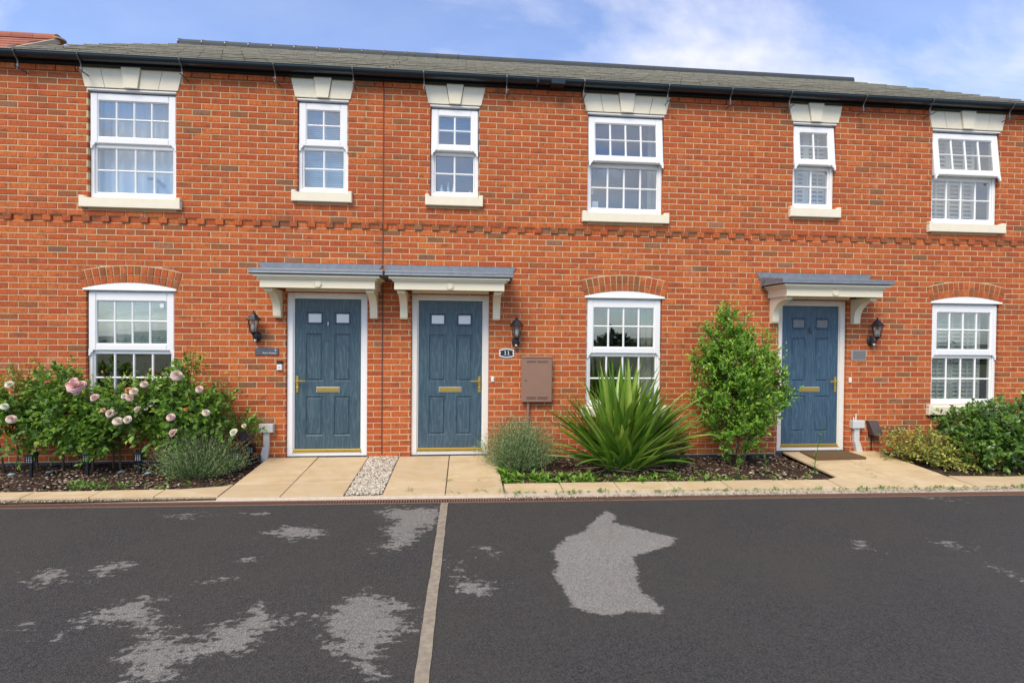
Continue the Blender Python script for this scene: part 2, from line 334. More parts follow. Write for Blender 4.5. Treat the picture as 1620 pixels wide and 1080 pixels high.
for i,(lab) in enumerate(('left brick terraced house with roses under its window and a plaque reading 9',
                          'middle brick terraced house with the flax plant and brown meter box on its front',
                          'right brick terraced house with a coir mat and tall green shrub at its door')):
    h=empty('terraced_house',((HX[i]+HX[i+1])/2,0,0)); tag(h,lab,'house','houses in the terrace'); houses.append(h)

def arch(w):
    xc=(w['x0']+w['x1'])/2; Rr=2.12; z0=2.222-Rr
    return xc,z0,Rr
def openings(h):
    r=[]
    for w in WIN:
        if w['h']==h: r.append((w['x0'],w['x1'],w['zb']-.14 if w['k']=='low' else w['zb']-.13,w['zt']))
    c=DOORC[h]; r.append((c-.512,c+.512,-.30,2.15)); return r
def subtract(iv, cuts):
    for a,b in cuts:
        nx=[]
        for s,e in iv:
            if b<=s or a>=e: nx.append((s,e))
            else:
                if a>s: nx.append((s,a))
                if b<e: nx.append((b,e))
        iv=nx
    return iv
def in_frame_depth(x,z): return (x-CX)*S_(TH)+CD*C_(TH)
def brick_tone():
    r=random.random()
    return random.uniform(.05,.60) if r<.89 else (random.uniform(.66,.8) if r<.955 else random.uniform(.8,1))
def brick_box(mb,x0,x1,z0,z1,y=0.0,d=.03,tone=0):
    d=.10
    j=random.uniform(-.0015,.002); c=.0035
    v=[(x0,y+d,z0),(x1,y+d,z0),(x1,y+d,z1),(x0,y+d,z1),(x0,y+c+j,z0),(x1,y+c+j,z0),(x1,y+c+j,z1),(x0,y+c+j,z1),(x0+c,y+j,z0+c),(x1-c,y+j,z0+c),(x1-c,y+j,z1-c),(x0+c,y+j,z1-c)]
    f=[(0,1,5,4),(1,2,6,5),(2,3,7,6),(3,0,4,7),(4,5,9,8),(5,6,10,9),(6,7,11,10),(7,4,8,11),(8,9,10,11)]
    mb.add(v,f,tone)
bm_=MB(); c=.0035
bm_.add([(0,.03,0),(.214,.03,0),(.214,.03,.0645),(0,.03,.0645),(0,c,0),(.214,c,0),(.214,c,.0645),(0,c,.0645),(c,0,c),(.214-c,0,c),(.214-c,0,.0645-c),(c,0,.0645-c)],
  [(0,1,5,4),(1,2,6,5),(2,3,7,6),(3,0,4,7),(4,5,9,8),(5,6,10,9),(6,7,11,10),(7,4,8,11),(8,9,10,11)])
BRICK_ME=bm_.mesh('brick',M['brick'])
hm_=MB(); hm_.bar(-.0475,.0475,-.017,.03,0,.066,.003); HEADER_ME=hm_.mesh('dentil_brick',M['brick'])
vm_=MB(); vm_.bar(-.034,.034,-.004,.03,0,.097,.003); VOUSS_ME=vm_.mesh('arch_brick',M['brick'])

def build_wall(h):
    X0,X1=HX[h],HX[h+1]; P=houses[h]; ops=openings(h); jl=.007 if h==1 else .0; jr=.007 if h==0 else 0.0
    # mortar backing: rectangular cells round the openings
    xs=sorted(set([X0+jl,X1-jr]+[a for o in ops for a in o[:2]])); zs=sorted(set([-.35,4.88,39*CO,40*CO]+[max(-.35,a) for o in ops for a in o[2:]]))
    mb=MB()
    for a,b in zip(xs,xs[1:]):
        for c0,d in zip(zs,zs[1:]):
            mx_,mz_=(a+b)/2,(c0+d)/2
            if any(o[0]<mx_<o[1] and o[2]<mz_<o[3] for o in ops): continue
            mb.box(a,b,.005 if not (39*CO-.01<mz_<40*CO+.001) else .022,.13,c0,d)
    mb.build('wall',M['mortar'],P)
    full=[]; st=MB(); 
    aw=[arch(w)+((w['x0'],w['x1']),) for w in WIN if w['h']==h and w['k']=='low']
    lint=[w for w in WIN if w['h']==h and w['k']=='up']
    for k in range(-1,NC+1):
        z0=k*CO+.0055; z1=z0+.0645; zc=(z0+z1)/2; y=0.0
        if k==-1: z0-=.0
        if k==39: continue
        if k==40: y=-.003
        if k==NC: y=-.024
        cuts=[]
        for o in ops:
            if o[2]-.03<zc<o[3]: cuts.append((o[0]+.001,o[1]-.001))
        for w in lint:                                            # splayed stone heads
            if 4.62<zc<4.86:
                e=.045+.06*(zc-4.62)/.23; cuts.append((w['x0']-e+.02,w['x1']+e-.02))
        off=0 if (k%2==0) else PITCH/2
        n0=int(math.floor((X0-off)/PITCH))-1
        for n in range(n0,n0+int((X1-X0)/PITCH)+4):
            a,b=n*PITCH+off+.005,n*PITCH+off+.22
            a2,b2=max(a,X0+jl),min(b,X1-jr)
            if b2-a2<.02: continue
            for s,e in subtract([(a2,b2)],cuts):
                if e-s<.018: continue
                t=brick_tone(); hit=None
                for xc,zz,Rr,_ in aw:
                    Ro=Rr+.218
                    if 2.13<z1 and z0<2.45 and e>xc-.60 and s<xc+.60: hit=(xc,zz,Ro)
                if hit:
                    xc,zz,Ro=hit; N=7; px=[s+(e-s)*i/N for i in range(N+1)]; seg=[]
                    def lim(x,z):
                        # lowest brick z at x above the arch ring; outside the splayed ends the brick is whole
                        d=abs(x-xc); edge=.525+(z-2.15)*.27
                        return d
                    zb=[]
                    for x in px:
                        d=abs(x-xc); zt=zz+math.sqrt(max(0,Ro*Ro-d*d))
                        zb.append(zt if d<.582 else -9)
                    # courses beside the arch: cut to the splayed end
                    wd=.53+max(0,(zc-2.15))*.25
                    top=zz+math.sqrt(Ro*Ro-.58**2)
                    if zc<top:
                        for s2,e2 in subtract([(s,e)],[(xc-wd-.006,xc+wd+.006)]):
                            if e2-s2>.015: brick_box(st,s2,e2,z0,z1,y,.03,t)
                    else:
                        low=[(x,min(z1,max(z0,zt+.008))) for x,zt in zip(px,zb)]
                        run=[]
                        for q in low+[(None,z1)]:
                            if q[1]<z1-.006: run.append(q)
                            else:
                                if len(run)>1: st.prism(run+[(run[-1][0],z1),(run[0][0],z1)],.001,.03,'Y',t)
                                run=[]
                    continue
                if k==-1:
                    pl.bar(s,e,.001,.03,z0-.01,z1,.003,0); continue
                isfull=(e-s)>.2145 and y==0
                if isfull: full.append((in_frame_depth(s,z0)+ (0 if z0>1.15 or h!=0 else 50)+(50 if s< -4.42 else 0)+random.random()*.0001,s,z0,t))
                else: brick_box(st,s,e,z0,z1,y,.035,t)
    full.sort(); 
    for q in full[:292]: inst('brick',BRICK_ME,P,(q[1],random.uniform(-.0015,.0015),q[2]),tone=q[3])
    for q in full[292:]: brick_box(st,q[1],q[1]+.214,q[2],q[2]+.0645,0,.03,q[3])
    # dentil course
    z0=39*CO+.005; n=int(math.ceil((X0+.03)/PITCH))
    if h==0: st.bar(-.05,-.009,-.017,.03,z0,z0+.066,.003,.7)
    if h==1: st.bar(.009,.05,-.017,.03,z0,z0+.066,.003,.35); st.bar(.0575,.1675,.014,.03,z0,z0+.066,.003,.5)
    if h==2: st.bar(X0,5.1175,.014,.03,z0,z0+.066,.003,.5)
    while n*PITCH<X1-.03:
        x=n*PITCH
        inst('dentil_brick',HEADER_ME,P,(x,0,z0),tone=brick_tone() if random.random()<.5 else random.uniform(.66,.9))
        a,b=x+.0575,x+PITCH-.0575
        if (a+b)/2<X1 and b<X1+.1: brick_box(st,a,b,z0,z0+.066,.014,.03,brick_tone() if random.random()<.6 else random.uniform(.7,1))
        n+=1
    # arch rings
    for xc,zz,Rr,_ in aw:
        for ring in range(2):
            r0=Rr+.006+ring*.106; N=15; amax=math.asin(.545/Rr)*.965
            for i in range(N):
                a=-amax+2*amax*i/(N-1)
                inst('arch_brick',VOUSS_ME,P,(xc+r0*S_(a),0,zz+r0*C_(a)),rot=(0,a,0),scale=(1.0+.0*ring,1,1),tone=(brick_tone() if random.random()<.45 else random.uniform(.6,.86)))
    o=st.build('brickwork',M['brick'],P); o['kind']='stuff'
pl=MB()
def bar_ring(mb,x0,x1,z0,z1,bw,bt,bb,y0,y1,c=.006):
    mb.bar(x0,x0+bw,y0,y1,z0,z1,c); mb.bar(x1-bw,x1,y0,y1,z0,z1,c)
    mb.bar(x0+bw-.002,x1-bw+.002,y0+.0015,y1,z1-bt,z1,c); mb.bar(x0+bw-.002,x1-bw+.002,y0+.0015,y1,z0,z0+bb,c)
def rot_mb(mb,hz,hy,deg):
    a=math.radians(deg); mb.v=[(x,hy+(y-hy)*C_(a)+(z-hz)*S_(a),hz-(y-hy)*S_(a)+(z-hz)*C_(a)) for x,y,z in mb.v]; return mb
def build_window(w):
    P=houses[w['h']]; x0,x1,n,g=w['x0'],w['x1'],w['n'],w['g']; low=w['k']=='low'
    zb=g[5]-(.075 if n==4 else .07); zt=2.118 if low else 4.578; Y=.045
    sb=.102 if n==4 else .106; fb=.070 if n==4 else .072
    mb=MB()
    # outer frame, with transom between the lights
    bar_ring(mb,x0+.004,x1-.004,zb,zt,.045,.045,.05,Y,Y+.07,.006)
    bar_ring(mb,x0+.049-.002,x1-.049+.002,g[5]-.027,g[3]+.03,fb-.049+.004,.032,.029,Y+.012,Y+.06,.012)
    mb.bar(x0+.05,x1-.05,Y+.01,Y+.06,g[3],g[2]-.05,.012)
    # head trim and bottom nosing
    if low:
        mb.bar(x0-.03,x1+.03,-.018,.06,zt+.004,zt+.034,.006); xc,zz,Rr=arch(w)
        hw=(x1-x0)/2+.02; pts=[(xc-hw,zt+.03)]+[(xc-hw+2*hw*i/16, zz+math.sqrt(Rr*Rr-(-hw+2*hw*i/16)**2)-.002) for i in range(17)]+[(xc+hw,zt+.03)]
        hb=MB(); hb.prism(pts[1:-1] if pts[1][1]<zt+.03 else pts,-.006,.05,'Y')
        root=mb.build('window',M['upvc'],P); hb.build('arched_head_board',M['upvc'],root)
    else:
        mb.bar(x0-.004,x1+.004,-.006,.06,zt+.010,zt+.031,.004); root=mb.build('window',M['upvc'],P)
        d=MB(); d.box(x0,x1,.02,.06,zt+.031,w['zt']); d.build('head_seal',M['void'],root)
    # sill
    s=MB(); zs=zb-.008; e=.072 if n==4 else .057
    s.bar(x0-e,x1+e,-.055,.04,zs-.13,zs-.012,.006); s.prism([(-.055,zs-.014),(.09,zs+.004),(.09,zs-.03),(-.05,zs-.03)],x0+.001,x1-.001,'X')
    s.bar(x0-e,x0-.006,-.0545,.02,zs-.02,zs+.012,.006); s.bar(x1+.006,x1+e,-.0545,.02,zs-.02,zs+.012,.006)
    s.build('window_sill',M['stone'],root)
    # opening upper sash
    t=w['tilt']; hz,hy=zt-.02,Y-.004
    sa=MB(); zbot=g[2]-.085
    bar_ring(sa,x0+.012,x1-.012,zbot,zt-.012,sb-.012,zt-.012-g[0],g[2]-zbot,Y-.022,Y+.028,.010)
    bar_ring(sa,x0+sb-.004,x1-sb+.004,g[2]-.004,g[0]+.004,.010,.010,.010,Y-.012,Y+.02,.008)
    for sx in (x0+.014,x1-.014-.055):
        sgn=1 if sx<(x0+x1)/2 else -1; xa=sx if sgn==1 else sx+.055
        sa.prism([(xa,zbot+.02),(xa,zbot-.062),(xa+sgn*.018,zbot-.06),(xa+sgn*.024,zbot-.03),(xa+sgn*.040,zbot-.018),(xa+sgn*.055,zbot+.004),(xa+sgn*.055,zbot+.02)],Y-.021,Y+.0,'Y')
    rot_mb(sa,hz,hy,t); sa.build('sash',M['upvc'],root)
    if t:
        gp=MB(); gp.box(x0+.05,x1-.05,Y+.03,Y+.035,g[2]-.052,g[2]-.02); 
        for xx in (x0+.13,x1-.16): gp.tube([(xx,Y+.02,g[2]-.03),(xx+.015,Y-.035,g[2]-.075)],.005,5)
        gp.build('stay',M['steel'],root)
    def light(xa,xb,za,zb_,zmid,y,tilt):
        bw=.013; bars=MB(); ws=(xb-xa)/n
        for i in range(1,n): bars.bar(xa+i*ws-bw,xa+i*ws+bw,y-.012,y+.018,za,zb_,.009)
        bars.bar(xa,xb,y-.010,y+.016,zmid-bw+.001,zmid+bw-.001,.009)
        if tilt: rot_mb(bars,hz,hy,tilt)
        bars.build('glazing_bar',M['upvc'],root)
        for i in range(n):
            for (a,b) in ((za,zmid),(zmid,zb_)):
                p=MB(); p.box(xa+i*ws+bw*.6,xa+(i+1)*ws-bw*.6,y-.002,y+.002,a+bw*.6,b-bw*.6)
                if tilt: rot_mb(p,hz,hy,tilt)
                ax,az=random.uniform(-.004,.004),random.uniform(-.004,.004); xm,zm=p.v[0][0],p.v[0][2]; p.v=[(x,yy+ax*(x-xm)+az*(z-zm),z) for x,yy,z in p.v]
                p.build('pane',M['glass'],root)
    light(x0+sb,x1-sb,g[2],g[0],g[1],Y+.004,t)
    light(x0+fb,x1-fb,g[5],g[3],g[4],Y+.030,0)
    # room behind
    r=MB(); a,b,c0,d,e0,f0=x0-.25,x1+.25,.16,2.0,zb-.3,(w['zt']+.12 if not low else 2.35)
    r.add([(a,c0,e0),(b,c0,e0),(b,d,e0),(a,d,e0),(a,c0,f0),(b,c0,f0),(b,d,f0),(a,d,f0)],[(0,1,2,3),(7,6,5,4),(1,5,6,2),(2,6,7,3),(3,7,4,0)])
    for q in ((a,x0+.02,e0,f0),(x1-.02,b,e0,f0)): r.box(q[0],q[1],.135,.16,q[2],q[3])
    r.box(x0,x1,.135,.16,e0,zb+.03); r.box(x0,x1,.135,.16,zt-.03,f0)
    r.build('room_lining',M['shaded_room'] if low or n==4 and w['h']==1 else M['room'],P)
    return root
def build_lintel(w):
    P=houses[w['h']]; x0,x1=w['x0'],w['x1']; xc=(x0+x1)/2; zb,zt=4.622,4.852; big=w['n']==4
    m0=[x0-.022,x1+.012]; k0,k1=(.078,.112) if big else (.070,.112)
    lefts=[(x0-.025,x0-.078)]; 
    if big: mid=(x0-.025+xc-k0)/2; lefts.append((mid,(x0-.078+xc-k1)/2-.005))
    lefts.append((xc-k0,xc-k1))
    for side in (1,-1):
        for (b0,t0),(b1,t1) in zip(lefts,lefts[1:]):
            pts=[(b0+.002,zb),(b1-.0045,zb),(t1-.0045,zt),(t0+.002,zt)]
            if side==-1: pts=[(2*xc-x,z) for x,z in reversed(pts)]
            m=MB(); m.prism(pts,-.012,.06,'Y'); m.build('lintel_stone',M['stone'],P)
    m=MB(); m.prism([(x0-.02,zb+.004),(x1+.02,zb+.004),(x1+.07,zt-.004),(x0-.07,zt-.004)],.002,.0045,'Y'); m.build('lintel_joint',M['joint'],P)
    m=MB(); m.prism([(xc-k0,zb-.001),(xc+k0,zb-.001),(xc+k1,zt+.035),(xc-k1,zt+.035)],-.036,.06,'Y'); m.build('keystone',M['stone'],P)

def build_door(h):
    P=houses[h]; c=DOORC[h]; x0,x1=c-.51,c+.51; Y=.035; zt=2.145; hs=-1 if h==0 else 1
    fr=MB(); w_=.078
    fr.bar(x0,x0+w_,Y,.13,.02,zt,.008); fr.bar(x1-w_,x1,Y,.13,.02,zt,.008); fr.bar(x0+w_-.001,x1-w_+.001,Y+.001,.13,2.062,zt,.008); fr.bar(x0+w_,x1-w_,Y+.002,.13,.022,.075,.006)
    for a,b in ((x0+w_-.001,x0+w_+.012),(x1-w_-.012,x1-w_+.001)): fr.box(a,b,Y+.02,.12,.075,2.062)
    fr.build('door_frame',M['frame'] if h else M['upvc'],P)
    st=MB(); st.box(x0-.02,x1+.02,-.012,.13,-.05,.018); st.build('door_step',M['plinth'],P)
    dx0,dx1,dz0,dz1=c-.43,c+.43,.082,2.06; W_=dx1-dx0; Hh=1.955; yf=.062
    X=lambda p: dx0+(p-287)/338*W_
    Z=lambda p: dz1-(p-222)/743*Hh
    holes=[(X(349),X(430),Z(347),Z(286)),(X(488),X(568),Z(347),Z(286)),(X(345),X(432),Z(628),Z(392)),(X(486),X(570),Z(628),Z(392)),(X(345),X(432),Z(898),Z(702)),(X(486),X(570),Z(898),Z(702))]
    xs=sorted(set([dx0,dx1]+[a for o in holes for a in o[:2]])); zs=sorted(set([dz0,dz1]+[a for o in holes for a in o[2:]]))
    leaf=MB()
    for a,b in zip(xs,xs[1:]):
        for c0,d in zip(zs,zs[1:]):
            mx_,mz_=(a+b)/2,(c0+d)/2
            if any(o[0]<mx_<o[1] and o[2]<mz_<o[3] for o in holes): continue
            leaf.add([(a,yf,c0),(b,yf,c0),(b,yf,d),(a,yf,d)],[(0,1,2,3)])
    leaf.box(dx0,dx1,yf+.012,yf+.05,dz0,dz1)
    for o in holes:
        a,b,c0,d=o; i=.012; leaf.add([(a,yf,c0),(b,yf,c0),(b,yf,d),(a,yf,d),(a+i,yf+.011,c0+i),(b-i,yf+.011,c0+i),(b-i,yf+.011,d-i),(a+i,yf+.011,d-i)],[(0,1,5,4),(1,2,6,5),(2,3,7,6),(3,0,4,7)])
    leaf.add([(dx0,yf,dz0),(dx0,yf,dz1),(dx0,yf+.012,dz1),(dx0,yf+.012,dz0),(dx1,yf,dz0),(dx1,yf,dz1),(dx1,yf+.012,dz1),(dx1,yf+.012,dz0)],[(0,1,2,3),(7,6,5,4),(1,5,6,2),(0,3,7,4)])
    door=leaf.build('door',M['door'],P); door['tone']=(0.0,.05,.5)[h]
    for j,o in enumerate(holes):
        a,b,c0,d=o; i=.022; m=MB()
        if j<2:
            i=.010; bar_ring(m,a+i-.006,b-i+.006,c0+i-.004,d-i+.004,.016,.016,.016,yf-.006,yf+.01,.004); m.build('pane_moulding',M['door'],door)['tone']=(0.0,.05,.5)[h]
            g=MB(); g.bar(a+i+.012,b-i-.012,yf+.002,yf+.01,c0+i+.014,d-i-.014,.002); g.build('pane',M['dark_frost'] if h==2 else M['frost'],door)
        else:
            m.bar(a+i,b-i,yf+.001,yf+.013,c0+i,d-i,.010); m.build('door_panel',M['door'],door)['tone']=(0.0,.05,.5)[h]
    lb=MB(); lz=Z(669); lb.bar(c-.150,c+.150,yf-.010,yf+.004,lz-.037,lz+.037,.005); lt=lb.build('letterbox',M['silver'],door)
    lb=MB(); lb.bar(c-.138,c+.138,yf-.018,yf-.008,lz-.026,lz+.026,.006); lb.bar(c-.136,c+.136,yf-.022,yf-.016,lz+.018,lz+.026,.003); lb.build('letterbox_flap',M['gold'],door)
    hx=c+hs*.385; hm=MB(); hm.bar(hx-.016,hx+.016,yf-.012,yf+.004,.845,1.06,.006); hm.tube([(hx,yf,1.0),(hx,yf-.05,1.0),(hx-hs*.03,yf-.055,1.0),(hx-hs*.115,yf-.05,.996)],[.011,.010,.010,.008],8)
    hm.lathe([(.012,0),(.012,.006),(.008,.008)],(hx,yf-.012,.91),12,'Y'); hm.build('door_handle',M['gold'],door)
    sp=MB(); sp.lathe([(.012,0),(.012,.004),(.006,.006)],(c-.003 if h!=2 else c-.01,yf,Z(427)),12,'Y'); sp.build('spyhole',M['darkbox'],door)
    if h!=1:
        kn=MB(); zk=Z(345 if h==0 else 352); kn.lathe([(.010 if h==0 else .020,0),(.010 if h==0 else .02,.012),(.004,.018)],(c,yf,zk),12,'Y')
        kn.v=[(x,y,zk+(z-zk)*(3.0 if h==0 else 2.2)) for x,y,z in kn.v]; kn.build('door_knocker',M['silver'] if h==0 else M['darkbox'],door)
    th=MB(); th.bar(dx0+.004,dx1-.004,yf-.022,yf+.01,.083,.112,.006); th.bar(dx0-.01,dx1+.01,Y-.008,yf,.074,.081,.002); th.build('threshold',M['gold'],door)
    # hall behind is closed by the solid leaf
    cn=MB(); fx=.675
    cn.bar(c-fx,c+fx,-.430,-.400,2.158,2.262,.003); cn.box(c-fx,c-fx+.03,-.400,-.001,2.158,2.262); cn.box(c+fx-.03,c+fx,-.400,-.001,2.158,2.262)
    cn.box(c-fx+.03,c+fx-.03,-.400,-.001,2.20,2.215)
    cn.box(c-.70,c+.70,-.452,-.001,2.262,2.288); cn.box(c-.735,c+.735,-.482,-.001,2.288,2.312)
    cn.bar(c-.50,c+.50,-.06,.0,2.150,2.20,.01)
    can=cn.build('door_canopy',M['cream'],P)
    di=MB(); di.lathe([(.046,0),(.046,.012),(.043,.014),(.038,.014),(.036,.004),(.034,.004),(.033,.012)],(c,-.430,2.212),28,'Y'); di.build('roundel',M['cream'],can)
    ld=MB(); lx=.775
    v=[(c-lx,-.50,2.322),(c+lx,-.50,2.322),(c+lx,-.50,2.372),(c-lx,-.50,2.372),(c-lx,-.001,2.322),(c+lx,-.001,2.322),(c+lx,-.001,2.448),(c-lx,-.001,2.448),(c-lx,-.485,2.379),(c+lx,-.485,2.379)]
    ld.add(v,[(0,1,2,3),(0,4,5,1),(3,2,9,8),(8,9,6,7),(0,3,8,7,4),(1,5,6,9,2)])
    ld.tube([(c-lx-.004,-.499,2.330),(c+lx+.004,-.499,2.330)],.011,8); ld.tube([(c-lx-.004,-.492,2.371),(c+lx+.004,-.492,2.371)],.009,8)
    for sx in (-1,1):
        ld.tube([(c+sx*lx,-.499,2.330),(c+sx*lx,-.01,2.330)],.010,8)
        ld.prism([(-.02,2.30),(-.001,2.29),(-.001,2.42),(-.09,2.40),(-.06,2.345)],c+sx*(lx+.006),c+sx*(lx+.012),'X')
    ld.build('lead_roof',M['lead'],can)
    fl=MB(); e=[.86,.86]; 
    if h==0: e[1]=.70
    if h==1: e[0]=.88
    pts=[(c-e[0],2.512)]; x=c-e[0]
    xs=np.linspace(c-e[0],c+e[1],9); top=[(float(a),2.512+random.uniform(-.004,.003)) for a in xs]; bot=[(float(a),2.40+(0.03 if i in(0,8) else 0)) for i,a in enumerate(xs)][::-1]
    bot[0]=(c+e[1]-.05,2.43); bot[-1]=(c-e[0]+.06,2.42)
    fl.prism([(p[0],p[1]) for p in top+bot],-.010,-.002,'Y'); fl.build('lead_flashing',M['lead'],can)
    for sx in (-1,1):
        xb=c+sx*.60; m=MB(); arc=[(-.36,2.157),(-.36,2.118)]+[(-.36+.285*S_(a),2.118-.0-(.235)*(1-C_(a))) for a in np.linspace(.12,1.50,12)]+[(-.072,1.835),(-.060,1.812),(-.001,1.806),(-.001,2.157)]
        m.prism([(float(a),float(b)) for a,b in arc],xb-.047,xb+.047,'X'); m.build('canopy_bracket',M['cream'],can)

TL,TW,GA=.36,.30,None
SLOPE=math.atan2(RIDGE_Z-EAVE_Z,RIDGE_Y-EAVE_Y); SLEN=math.hypot(RIDGE_Z-EAVE_Z,RIDGE_Y-EAVE_Y)
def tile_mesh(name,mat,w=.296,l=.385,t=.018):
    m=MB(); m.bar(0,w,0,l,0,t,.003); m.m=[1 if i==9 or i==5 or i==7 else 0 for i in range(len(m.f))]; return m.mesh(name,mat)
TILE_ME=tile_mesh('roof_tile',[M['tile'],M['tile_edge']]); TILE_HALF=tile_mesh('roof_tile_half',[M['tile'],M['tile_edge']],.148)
RT=MB()
for i in range(9):
    a=math.pi*i/8; a2=math.pi*(i+1)/8
hrp=[(-.125,-.07)]+[(-.125*C_(a),.085*S_(a)-.02) for a in np.linspace(0,math.pi,9)]+[(.125,-.07)]
RT.prism([(float(a),float(b)) for a,b in hrp],0,.438,'X'); RIDGE_ME=RT.mesh('ridge_tile',M['ridge'])
rc=MB(); rc.prism([(float(a)*1.05,float(b)*1.06+.002) for a,b in hrp],0,.022,'X'); rc.bar(-.004,.026,-.02,.02,.062,.085,.004); RCLIP_ME=rc.mesh('ridge_clip',M['black'])
def build_roof(h):
    P=houses[h]; X0,X1=HX[h],HX[h+1]; a0=X0-(.06 if h==0 else 0); a1=X1+(.06 if h==2 else 0)
    dk=MB(); dk.prism([(EAVE_Y+.09,EAVE_Z+.005),(RIDGE_Y,RIDGE_Z-.03),(2*RIDGE_Y-EAVE_Y,EAVE_Z-.03),(2*RIDGE_Y-EAVE_Y,EAVE_Z-.08),(RIDGE_Y,RIDGE_Z-.09),(EAVE_Y+.10,EAVE_Z-.04)],a0+(.42 if h==0 else 0),a1-(.55 if h==2 else 0),'X'); rf=dk.build('roof',M['tile'],P)
    rows=12; ga=SLEN/rows
    for r in range(rows):
        off=0 if r%2==0 else -.15; x=a0+off; s=r*ga
        y=EAVE_Y+s*C_(SLOPE); z=EAVE_Z+s*S_(SLOPE); 
        A0=a0+(max(0,r-8)*.11 if h==0 else 0); A1=a1-(max(0,r-8)*.17 if h==2 else 0); x=A0+off
        while x<A1-.02:
            xa=x; me=TILE_ME; w=.30
            if xa<A0-.01: xa+=.15; me=TILE_HALF; w=.15
            if xa+w>A1+.05: me=TILE_HALF; w=.15
            tone=random.random()
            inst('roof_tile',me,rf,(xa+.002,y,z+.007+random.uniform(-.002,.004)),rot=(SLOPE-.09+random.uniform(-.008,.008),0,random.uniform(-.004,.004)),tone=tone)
            x=xa+w
    back=MB(); back.box(0,a1-a0,0,SLEN,0,.02); bo=back.build('rear_roof_slope',M['tile'],P); bo.location=(a0,2*RIDGE_Y-EAVE_Y,EAVE_Z); bo.rotation_euler=(math.pi-SLOPE,0,0); 
    bo.parent=None; bo.rotation_euler=(0,0,0); bo.location=(0,0,0)
    bo.data.clear_geometry(); q=MB(); q.prism([(RIDGE_Y,RIDGE_Z+.01),(2*RIDGE_Y-EAVE_Y,EAVE_Z+.01),(2*RIDGE_Y-EAVE_Y,EAVE_Z-.02),(RIDGE_Y,RIDGE_Z-.02)],a0+(.40 if h==0 else 0),a1-(.56 if h==2 else 0),'X'); bo.data.from_pydata(q.v,[],q.f); adopt(bo,P)
    x=a0+(.38 if h==0 else -.01); i=0; e1=a1-(.56 if h==2 else 0)
    while x<e1-.05:
        L=min(1,(e1-x)/.44); inst('ridge_tile',RIDGE_ME,rf,(x,RIDGE_Y,RIDGE_Z+.02),scale=(L,1,1)); 
        if x<1.2: inst('ridge_clip',RCLIP_ME,rf,(x,RIDGE_Y,RIDGE_Z+.02))
        x+=.44
    # fascia, soffit, gutter
    fa=MB(); fa.box(a0,a1,-.055,-.030,4.872,4.965); fa.box(a0,a1,-.030,.10,4.872,4.885); fa.build('fascia_board',M['black'],P)
    g=MB(); n=10; R_=.062; yc,zc_=-.122,4.945; prof=[]
    prof=[(yc-R_*C_(t),zc_-R_*.95*S_(t)) for t in np.linspace(0,math.pi,n+1)]; inner=[(yc-(R_-.006)*C_(t),zc_-(R_-.006)*.95*S_(t)) for t in np.linspace(math.pi,0,n+1)]
    poly=[(float(a),float(b)) for a,b in prof+inner]; 
    N=len(poly); g.add([(a0,)+p for p in poly]+[(a1,)+p for p in poly],[(i,N+i,N+(i+1)%N,(i+1)%N) for i in range(N)])
    g.tube([(a0,yc-R_,zc_+.002),(a1,yc-R_,zc_+.002)],.006,6)
    gt=g.build('gutter',M['gutter'],P)
    for xb in (-4.378,-3.659,-2.478,-1.356,-.386,.514,1.592,2.626,3.785,4.674,5.53,6.629,7.643,8.889):
        xb=xb+ (0.02 if xb<1 else -.02)*0
        xk=1.0746+(xb-1.0746)*(6.87-.12)/6.87+.0
        if X0<=xk<X1:
            m=MB(); 
            m.tube([(xk,-.188,4.955),(xk,-.193,4.925),(xk,-.165,4.878),(xk,-.135,4.852),(xk,-.125,4.83),(xk,-.125,4.745)],.0075,6); m.tube([(xk+.012,-.215,4.752),(xk+.012,.01,4.752)],.007,6)
            m.box(xk-.012,xk+.012,-.132,-.118,4.74,4.80); m.build('gutter_bracket',M['steel'],gt)
    if h==1:
        m=MB(); m.lathe([(.07,-.05),(.07,.05)],(2.3,yc,zc_-.01),12,'Z'); 
        g2=MB(); g2.box(2.16,2.34,yc-.07,yc+.066,zc_-.068,zc_+.006); g2.build('gutter_union',M['gutter'],gt); g2=MB(); g2.box(1.97,2.0,yc-.067,yc+.064,zc_-.067,zc_+.004); g2.build('gutter_union',M['gutter'],gt)
for h in range(3):
    build_wall(h); build_door(h); build_roof(h)
for w in WIN:
    w['root']=build_window(w)
    if w['k']=='up': build_lintel(w)
# plinth course, movement joint, gables, rear wall
for h in range(3):
    m=MB(); X0,X1=HX[h],HX[h+1]; c=DOORC[h]
    x=X0; 
    while x<X1-.05:
        b=min(x+.225,X1)
        for s,e in subtract([(x+.004,b-.004)],[(c-.55,c+.55)]):
            if e-s>.02:
                pm=MB(); pm.bar(s,e,-.010,.03,-.105,-.008,.004); pm.build('plinth_brick',M['plinth'],houses[h])
        x+=.225
    r=MB(); r.box(X0+.02,X1-.02,7.9,8.1,-.3,4.9)
    if h==0: r.prism([(.12,-.3),(8.1,-.3),(8.1,4.85),(RIDGE_Y,7.18),(.12,4.95)],X0,X0+.12,'X')
    if h==2: r.prism([(.12,-.3),(8.1,-.3),(8.1,4.85),(RIDGE_Y,7.18),(.12,4.95)],X1-.12,X1,'X')
    r.build('outer_wall',M['brick'],houses[h])
m=MB(); m.box(-.007,.007,-.002,.02,-.08,4.87); m.build('movement_joint',M['joint'],houses[1])

